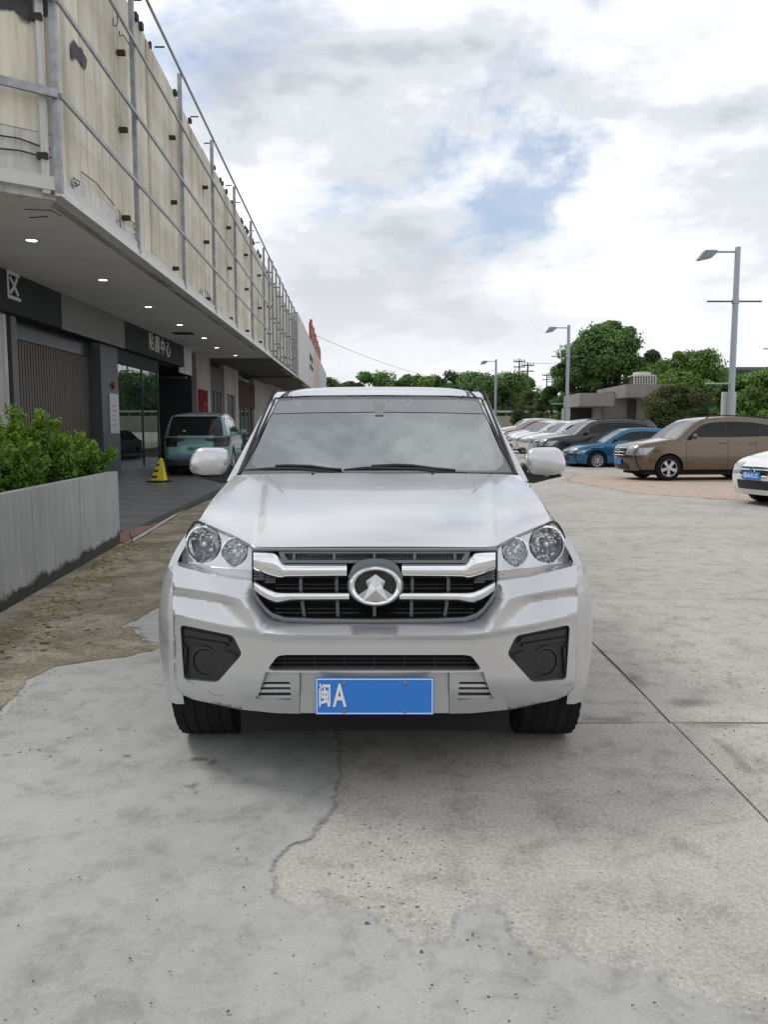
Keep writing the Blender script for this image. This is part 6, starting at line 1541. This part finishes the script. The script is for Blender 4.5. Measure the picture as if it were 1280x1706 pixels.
def lot_car(kind, pt, label, px, py, **k):
    sc_ = k.get('scale', (1, 1, 1)); rz = k.pop('rz', RZ); return make_car(kind, pt, label, placed(px, py, 1.36 * sc_[0], .80 * sc_[1], rz), rz, group='cars parked in the row on the right', **k)
lot_car('suv', paint('bronze_paint', (.145, .108, .075), .2, .8), 'bronze brown SUV with black roof rails and five spoke silver wheels', 1112, 801, lower=None, rails=True, rim=5, plate=.50, scale=(1.02, 1.0, 1.03))
lot_car('hatch', paint('blue_paint', (.014, .13, .26), .2, .75), 'metallic blue hatchback with ten spoke wheels between the brown and the black SUV', 994, 782, rim=10, rz=math.radians(180 + 7))
whitep = paint('white_paint', (.74, .74, .73), .3, .0)
def row_car(kind, pt, label, px, Y, **k):
    """front bumper seen at a pixel column, standing Y metres away on the gently rising lot"""
    sc_ = k.get('scale', (1, 1, 1)); rz = k.pop('rz', RZ); fr = 2.30 * sc_[0]
    return make_car(kind, pt, label, ((px - 640) / FPX * Y - fr * math.cos(rz), Y - fr * math.sin(rz), 0.019 * (Y - 24.5)), rz, group='cars parked in the row on the right', **k)
row_car('suv', paint('black_paint', (.012, .012, .014), .2, .2), 'black SUV with silver roof edge behind the blue hatchback', 895, 30.8, scale=(1.05, 1.0, 1.0), rails=True, rim=7)
row_car('suv', whitep, 'white SUV with chrome grille half hidden behind the black SUV', 872, 35.0, scale=(1.0, 1, .97), res=.8, grille_m=satin)
row_car('hatch', whitep, 'white hatchback with its front wheel showing left of the chrome grilled SUV', 848, 39.5, res=.8, scale=(1.0, 1, 1.08))
row_car('sedan', whitep, 'white sedan with dark side windows behind the white hatchback', 845, 43.5, res=.8, scale=(1.0, 1, 1.12))
row_car('sedan', paint('grey_paint', (.30, .31, .32), .3, .3), 'silver grey sedan glimpsed between the white cars', 842, 48, res=.6, scale=(1, 1, 1.1))
row_car('sedan', paint('red_paint', (.22, .03, .03)), 'dark red sedan just visible past the truck windscreen pillar', 832, 53, res=.6, scale=(1, 1, 1.1))
row_car('suv', whitep, 'white SUV with a flat roof furthest back beside the truck', 832, 59, res=.6)
row_car('suv', paint('pearl_paint', (.62, .62, .60), .3, .1), 'pearl white SUV whose roof shows above the white SUV bonnet', 892, 37.6, res=.7, scale=(1, 1, 1.0))
# white car cut by the right edge
p = Vector(((1256 - 640) / FPX * 14.2, 14.2, 0)); rzw = math.radians(180 + 16)
c_, s_ = math.cos(rzw), math.sin(rzw); lx_, ly_ = 2.30, .0
make_car('hatch', whitep, 'white hatchback with blue number plate cut by the right edge of the photo', (p.x - (lx_ * c_ - ly_ * s_), p.y - (lx_ * s_ + ly_ * c_), 0), rzw, scale=(1.0, 1, 1.02), plate=.55, plate_txt='闽A61L1Z', rim=5, res=1.2)
# teal SUV on the shop forecourt, rear to the camera
teal = paint('teal_paint', (.13, .25, .265), .3, .3)
TG_ = mat('plate_green', (.06, .42, .20), .4)
pc = gnd(321, 803)
rzt = math.radians(90 + 5.0)
tsc = (.98, 1.0, 1.0)
tc_ = (pc.x - 0.10, pc.y + 2.25, wz_(pc.y + 1.5))
tcar = make_car('suv', teal, 'teal electric SUV seen from behind with a dark rear window and green plate', tc_, rzt, scale=tsc, lower=blackp, rear=True, plate=.72, plate_mat=TG_, plate_txt='闽A DE58', darkroof=None)
# its wide black lamp band and bumper
def rear_bits(root, sc_):
    Lx, Ly, Lz = sc_
    x = -2.40 * Lx; W = .91 * Ly
    mb = MB()
    for s_ in (1, -1):
        v, f = patch([(s_ * .28, 1.00), (s_ * .80, 1.02), (s_ * .80, .93), (s_ * .62, .90), (s_ * .50, .93), (s_ * .28, .965)], [], .1, lambda y, z: Vector((x + .035 + .10 * (abs(y) / .8) ** 3, y, z * Lz)), thick=(.04, 0, 0)); mb.add(v, f)
    mb.build('lamp_band', blackgloss, root, 40)['kind'] = 'stuff'
    v, f = patch([(-.80, 1.035), (.80, 1.035), (.80, 1.05), (-.80, 1.05)], [], .1, lambda y, z: Vector((x + .045 + .10 * (abs(y) / .8) ** 3, y, z * Lz)), thick=(.03, 0, 0)); mesh('light_bar', v, f, mat('light_bar_grey', (.42, .44, .46), .3), root, 40)
    v, f = patch([(-.80, .28), (.80, .28), (.83, .46), (.55, .42), (-.55, .42), (-.83, .46)], [], .1, lambda y, z: Vector((x + .005 + .13 * (abs(y) / .83) ** 3, y, z * Lz)), thick=(.05, 0, 0)); mesh('bumper_cladding', v, f, blackp, root, 40)
    MB().box((-1.98 * Lx, -.55, 1.60 * Lz), (-1.78 * Lx, .55, 1.632 * Lz), None, .01).build('roof_spoiler', teal, root, 40)
rear_bits(tcar, tsc)
make_car('sedan', paint('dark_teal_paint', (.10, .13, .125), .3, .4), 'grey green sedan glimpsed beyond the teal SUV', (fx(33) + .3, 33.5, 0), math.radians(-84), res=.7)
# ------------------------------------------------------------------ yellow caution sign
yel = mat('sign_yellow', (.62, .50, .015), .5, var=.12, vscale=12)
p = gnd(265, 803, .13); CO = p
s0 = p.y / FPX
ys_ = thing('caution_stand', 'yellow and black striped caution stand on the dark paving near the teal SUV', 'caution sign', CO, 0.0)
h = 36 * s0 * 1.0; b2 = 0.15
MB().lathe([(.30, 0.0), (.30, .02), (.22, .045), (.0, .05)], 20, Matrix.Diagonal((1, .8, 1, 1))).build('base', rubber, ys_, 40)
mb = MB(); mb.add([(-.19, -.11, .04), (.15, -.15, .04), (.17, .13, .04), (-.17, .13, .04), (.01, -.035, h), (.10, -.03, h), (.10, .03, h), (.01, .03, h)], [(0, 1, 5, 4), (1, 2, 6, 5), (2, 3, 7, 6), (3, 0, 4, 7), (4, 5, 6, 7)]); bd = mb.build('body', yel, ys_, None)
for k in range(3):
    f0, f1 = .10 + k * .30, .24 + k * .30
    e0 = Vector((-.19, -.11, .04)).lerp(Vector((.01, -.035, h)), f0); e1 = Vector((-.19, -.11, .04)).lerp(Vector((.01, -.035, h)), f1)
    d0 = Vector((.15, -.15, .04)).lerp(Vector((.10, -.03, h)), f0 + .06); d1 = Vector((.15, -.15, .04)).lerp(Vector((.10, -.03, h)), f1 + .06)
    o_ = Vector((0, -.004, 0)); q = [e0 + o_, e0.lerp(d0, .50) + o_, e1.lerp(d1, .44) + o_, e1 + o_]; mesh('stripe', q, [(0, 1, 2, 3)], blackp, bd)
MB().lathe([(.05, h - .002), (.05, h + .03), (.03, h + .05)], 12, Matrix.Translation((.055, 0, 0))).build('handle', yel, bd, 40)
# ------------------------------------------------------------------ lamp posts
postm = mat('post_grey', (.36, .40, .44), .45, .35); postd = mat('post_dark', (.10, .11, .12), .5)
boxm = mat('post_box', (.50, .52, .48), .6)
def lamp_post(px, Y, label, hz=8.1, flip=1, first=[None]):
    p = at(px, 600, Y)
    if first[0] is None:
        o = thing('street_lamp', label, 'street lamp', (p.x, Y, 0), 0, 'tall lamp posts in the car park'); first[0] = o
        MB().tube([(0, 0, 0), (0, 0, hz)], [.125, .10], 12).build('pole', postm, o, 40); MB().box((-.2, -.2, 0), (.2, .2, .03)).build('base_plate', postm, o)
        MB().bar((-.09, 0, hz - .17), (-.85, 0, hz - .17), .09, .06).build('lamp_arm', postm, o)
        mb = MB(); mb.add([(-.80, -.15, hz - .13), (-.80, .15, hz - .13), (-1.24, .17, hz - .13), (-1.47, .14, hz - .44), (-1.47, -.14, hz - .44), (-1.24, -.17, hz - .13), (-.80, -.15, hz - .22), (-.80, .15, hz - .22), (-1.0, .16, hz - .40), (-1.45, .13, hz - .48), (-1.45, -.13, hz - .48), (-1.0, -.16, hz - .40)],
               [(0, 1, 2, 5), (5, 2, 3, 4), (6, 11, 8, 7), (11, 10, 9, 8), (4, 3, 9, 10), (0, 6, 7, 1), (1, 7, 8, 2), (2, 8, 9, 3), (0, 5, 11, 6), (5, 4, 10, 11)])
        lh = mb.build('lamp_head', mat('lamp_head_grey', (.24, .275, .30), .5, .3), o); MB().add([(-1.0, -.12, hz - .405), (-1.0, .12, hz - .405), (-1.43, .11, hz - .485), (-1.43, -.11, hz - .485)], [(0, 1, 2, 3)]).build('lamp_glass', white, lh)
        MB().bar((-1.05, 0, hz - 1.95), (-.13, 0, hz - 1.95), .10, .05).build('banner_arm', postd, o); MB().bar((.13, 0, hz - 1.95), (.97, 0, hz - 1.95), .10, .05).build('banner_arm', postd, o)
        MB().lathe([(.135, hz - 2.03), (.135, hz - 1.87)], 12).build('arm_collar', postm, o)
        MB().bar((-1.0, 0, hz - 4.95), (-.12, 0, hz - 4.95), .06, .05).build('banner_arm', postm, o)
        MB().box((-.25, .13, hz - 6.2), (.25, .30, hz - 5.25), None, .01).build('junction_box', boxm, o, 40)
    else:
        o = copy_tree(first[0]); o.location = (p.x, Y, 0); o['label'] = label
        if flip < 0: o.rotation_euler = (0, 0, math.pi)
    return o
lamp_post(1222, 29.5, 'nearest and tallest grey lamp post behind the brown SUV')
lamp_post(947, 50.5, 'middle grey lamp post in front of the dark trees')
lamp_post(827, 74, 'small furthest lamp post just right of the truck roof')
lamp_post(1300, 46, 'lamp post outside the right edge with only its cross arm in the photo', flip=-1)
# ------------------------------------------------------------------ pavilion, cooling tower, walls and poles beyond
paw = mat('pavilion_stone', (.25, .23, .22), .8, var=.15, vscale=1.2); paw2 = mat('pavilion_dark', (.06, .055, .055), .8)
YP = 57; S_ = YP / FPX
def wx(px): return at(px, 690, YP).x
def wz(py): return at(1000, py, YP).z
PAO = (wx(1030), YP + 2, 0)
pav = thing('pavilion', 'low grey stone faced pavilion with flat canopies among the trees', 'building', PAO)
def pv_(nm, x0, x1, y0, y1, z0, z1, m_): return MB().box((wx(x0), YP + y0, z0), (wx(x1), YP + y1, z1)).build(nm, m_, pav, None, PAO)
pv_('canopy', 955, 1010, -2.0, 3, wz(678), wz(657), paw); pv_('wall', 1008, 1050, .5, 5, 0, wz(652), paw); pv_('column', 988, 1000, -.5, .2, 0, wz(678), paw)
pv_('canopy', 1028, 1100, -2.0, 5.5, wz(664), wz(643), paw); pv_('recess', 1050, 1062, .3, 4, 0, wz(664), paw2); pv_('wall', 1062, 1100, .2, 5, 0, wz(664), paw); pv_('back_wall', 957, 1008, 2.5, 3, 0, wz(678), paw2)
ctm = mat('tower_cream', (.55, .54, .50), .5); CTO = (wx(1079), YP + 1.5, wz(643))
ct = thing('cooling_tower', 'cream roof cooling tower with louvred sides on the pavilion', 'cooling tower', CTO)
hw_ = 18 * S_; hh = wz(618) - wz(643)
MB().box((-hw_ * .9, -hw_ * .9, 0), (hw_ * .9, hw_ * .9, hh * .72)).build('core', paw2, ct)
for k in range(9):
    x = lerp(-hw_, hw_, k / 8); MB().box((x - .03, -hw_ - .02, 0), (x + .03, -hw_ + .05, hh * .72)).build('louvre_post', ctm, ct)
for k in range(5): MB().box((-hw_, -hw_ + .06, hh * (.03 + .15 * k)), (hw_, -hw_ + .12, hh * (.03 + .15 * k) + .05)).build('louvre', ctm, ct)
MB().box((-hw_, -hw_ + .13, 0), (-hw_ * .62, -hw_ + .17, hh * .72)).build('side_panel', ctm, ct); MB().box((-hw_, -hw_, hh * .72), (hw_, hw_, hh * .80)).build('top_plate', ctm, ct)
MB().lathe([(hw_ * .82, hh * .80), (hw_ * .80, hh * 1.0), (hw_ * .6, hh * 1.02), (hw_ * .55, hh * .85)], 24).build('fan_ring', ctm, ct, 40)
WBO = (at(1280, 640, 80).x, 80, 0)
fb = thing('flat_roof_building', 'dark flat roofed building behind the trees at the right edge', 'building', WBO)
zz = at(1250, 612, 80).z; MB().box((at(1216, 640, 80).x, 80, 0), (at(1400, 640, 80).x, 92, zz - .35)).build('wall', mat('far_building_grey', (.11, .12, .125), .7, var=.2), fb, None, WBO); MB().box((at(1213, 640, 80).x, 79.5, zz - .34), (at(1403, 640, 80).x, 92.5, zz)).build('roof_edge', postd, fb, None, WBO)
for k in range(5): x = at(1225 + k * 18, 640, 80).x; MB().box((x, 79.93, zz - 1.6), (x + .8, 79.99, zz - .6)).build('window', tint_glass, fb, None, WBO)
bw_ = thing('boundary_wall', 'low pale boundary wall with a rail seen past the lamp post', 'wall', (at(840, 700, 95).x, 95, 0)); BO = (at(840, 700, 95).x, 95, 0)
MB().box((at(520, 700, 95).x, 95, 0), (100.0, 95.3, at(840, 693, 95).z)).build('wall', mat('boundary_tan', (.27, .25, .22), .8, var=.2, vscale=.5), bw_, None, BO)
MB().box((at(520, 700, 95).x, 95.1, at(840, 687, 95).z), (100.0, 95.2, at(840, 684, 95).z)).build('rail', mat('boundary_pale', (.42, .40, .36), .7), bw_, None, BO)
for k in range(24): x = lerp(at(530, 700, 95).x, at(955, 700, 95).x, k / 23); MB().box((x, 95.08, at(840, 693, 95).z + .002), (x + .12, 95.22, at(840, 687, 95).z)).build('rail_post', postd, bw_, None, BO)
# closing hedge behind everything
# power poles with wires
polem = mat('power_pole', (.10, .10, .10), .8)
for px, pyt, Y, lb in ((866, 598, 150, 'left power pole with cross arms above the far trees'), (880, 604, 140, 'power pole with lamps beside the left one'), (912, 622, 190, 'small far power pole with one cross arm'), (921, 626, 195, 'smallest power pole next to the far one')):
    tp = at(px, pyt, Y); o = thing('power_pole', lb, 'power pole', (tp.x, Y, 0), 0, 'power poles in the distance')
    MB().tube([(0, 0, 0), (0, 0, tp.z)], [.22, .14], 8).build('pole', polem, o, 40)
    for dz in (.5, 1.5): MB().box((-1.1, -.06, tp.z - dz - .1), (1.1, .06, tp.z - dz + .1)).build('cross_arm', polem, o)
    for dx in (-1, -.5, .5, 1): MB().lathe([(.08, tp.z - .38), (.08, tp.z - .1), (0, tp.z - .05)], 6, Matrix.Translation((dx, 0, 0))).build('insulator', polem, o)
def wire(a, b, sag, r, lb):
    pts = [a.lerp(b, k / 16) - Vector((0, 0, sag * 4 * (k / 16) * (1 - k / 16))) for k in range(17)]; tag(MB().tube(pts, r, 4).build('overhead_wire', polem), lb, 'cable')
wire(at(528, 560, 85), at(740, 632, 150), .6, .022, 'thin overhead cable running from the red roof sign to the far trees')
wire(at(866, 602, 150), at(930, 604, 150) , .3, .03, 'thin power line running right from the left power pole')
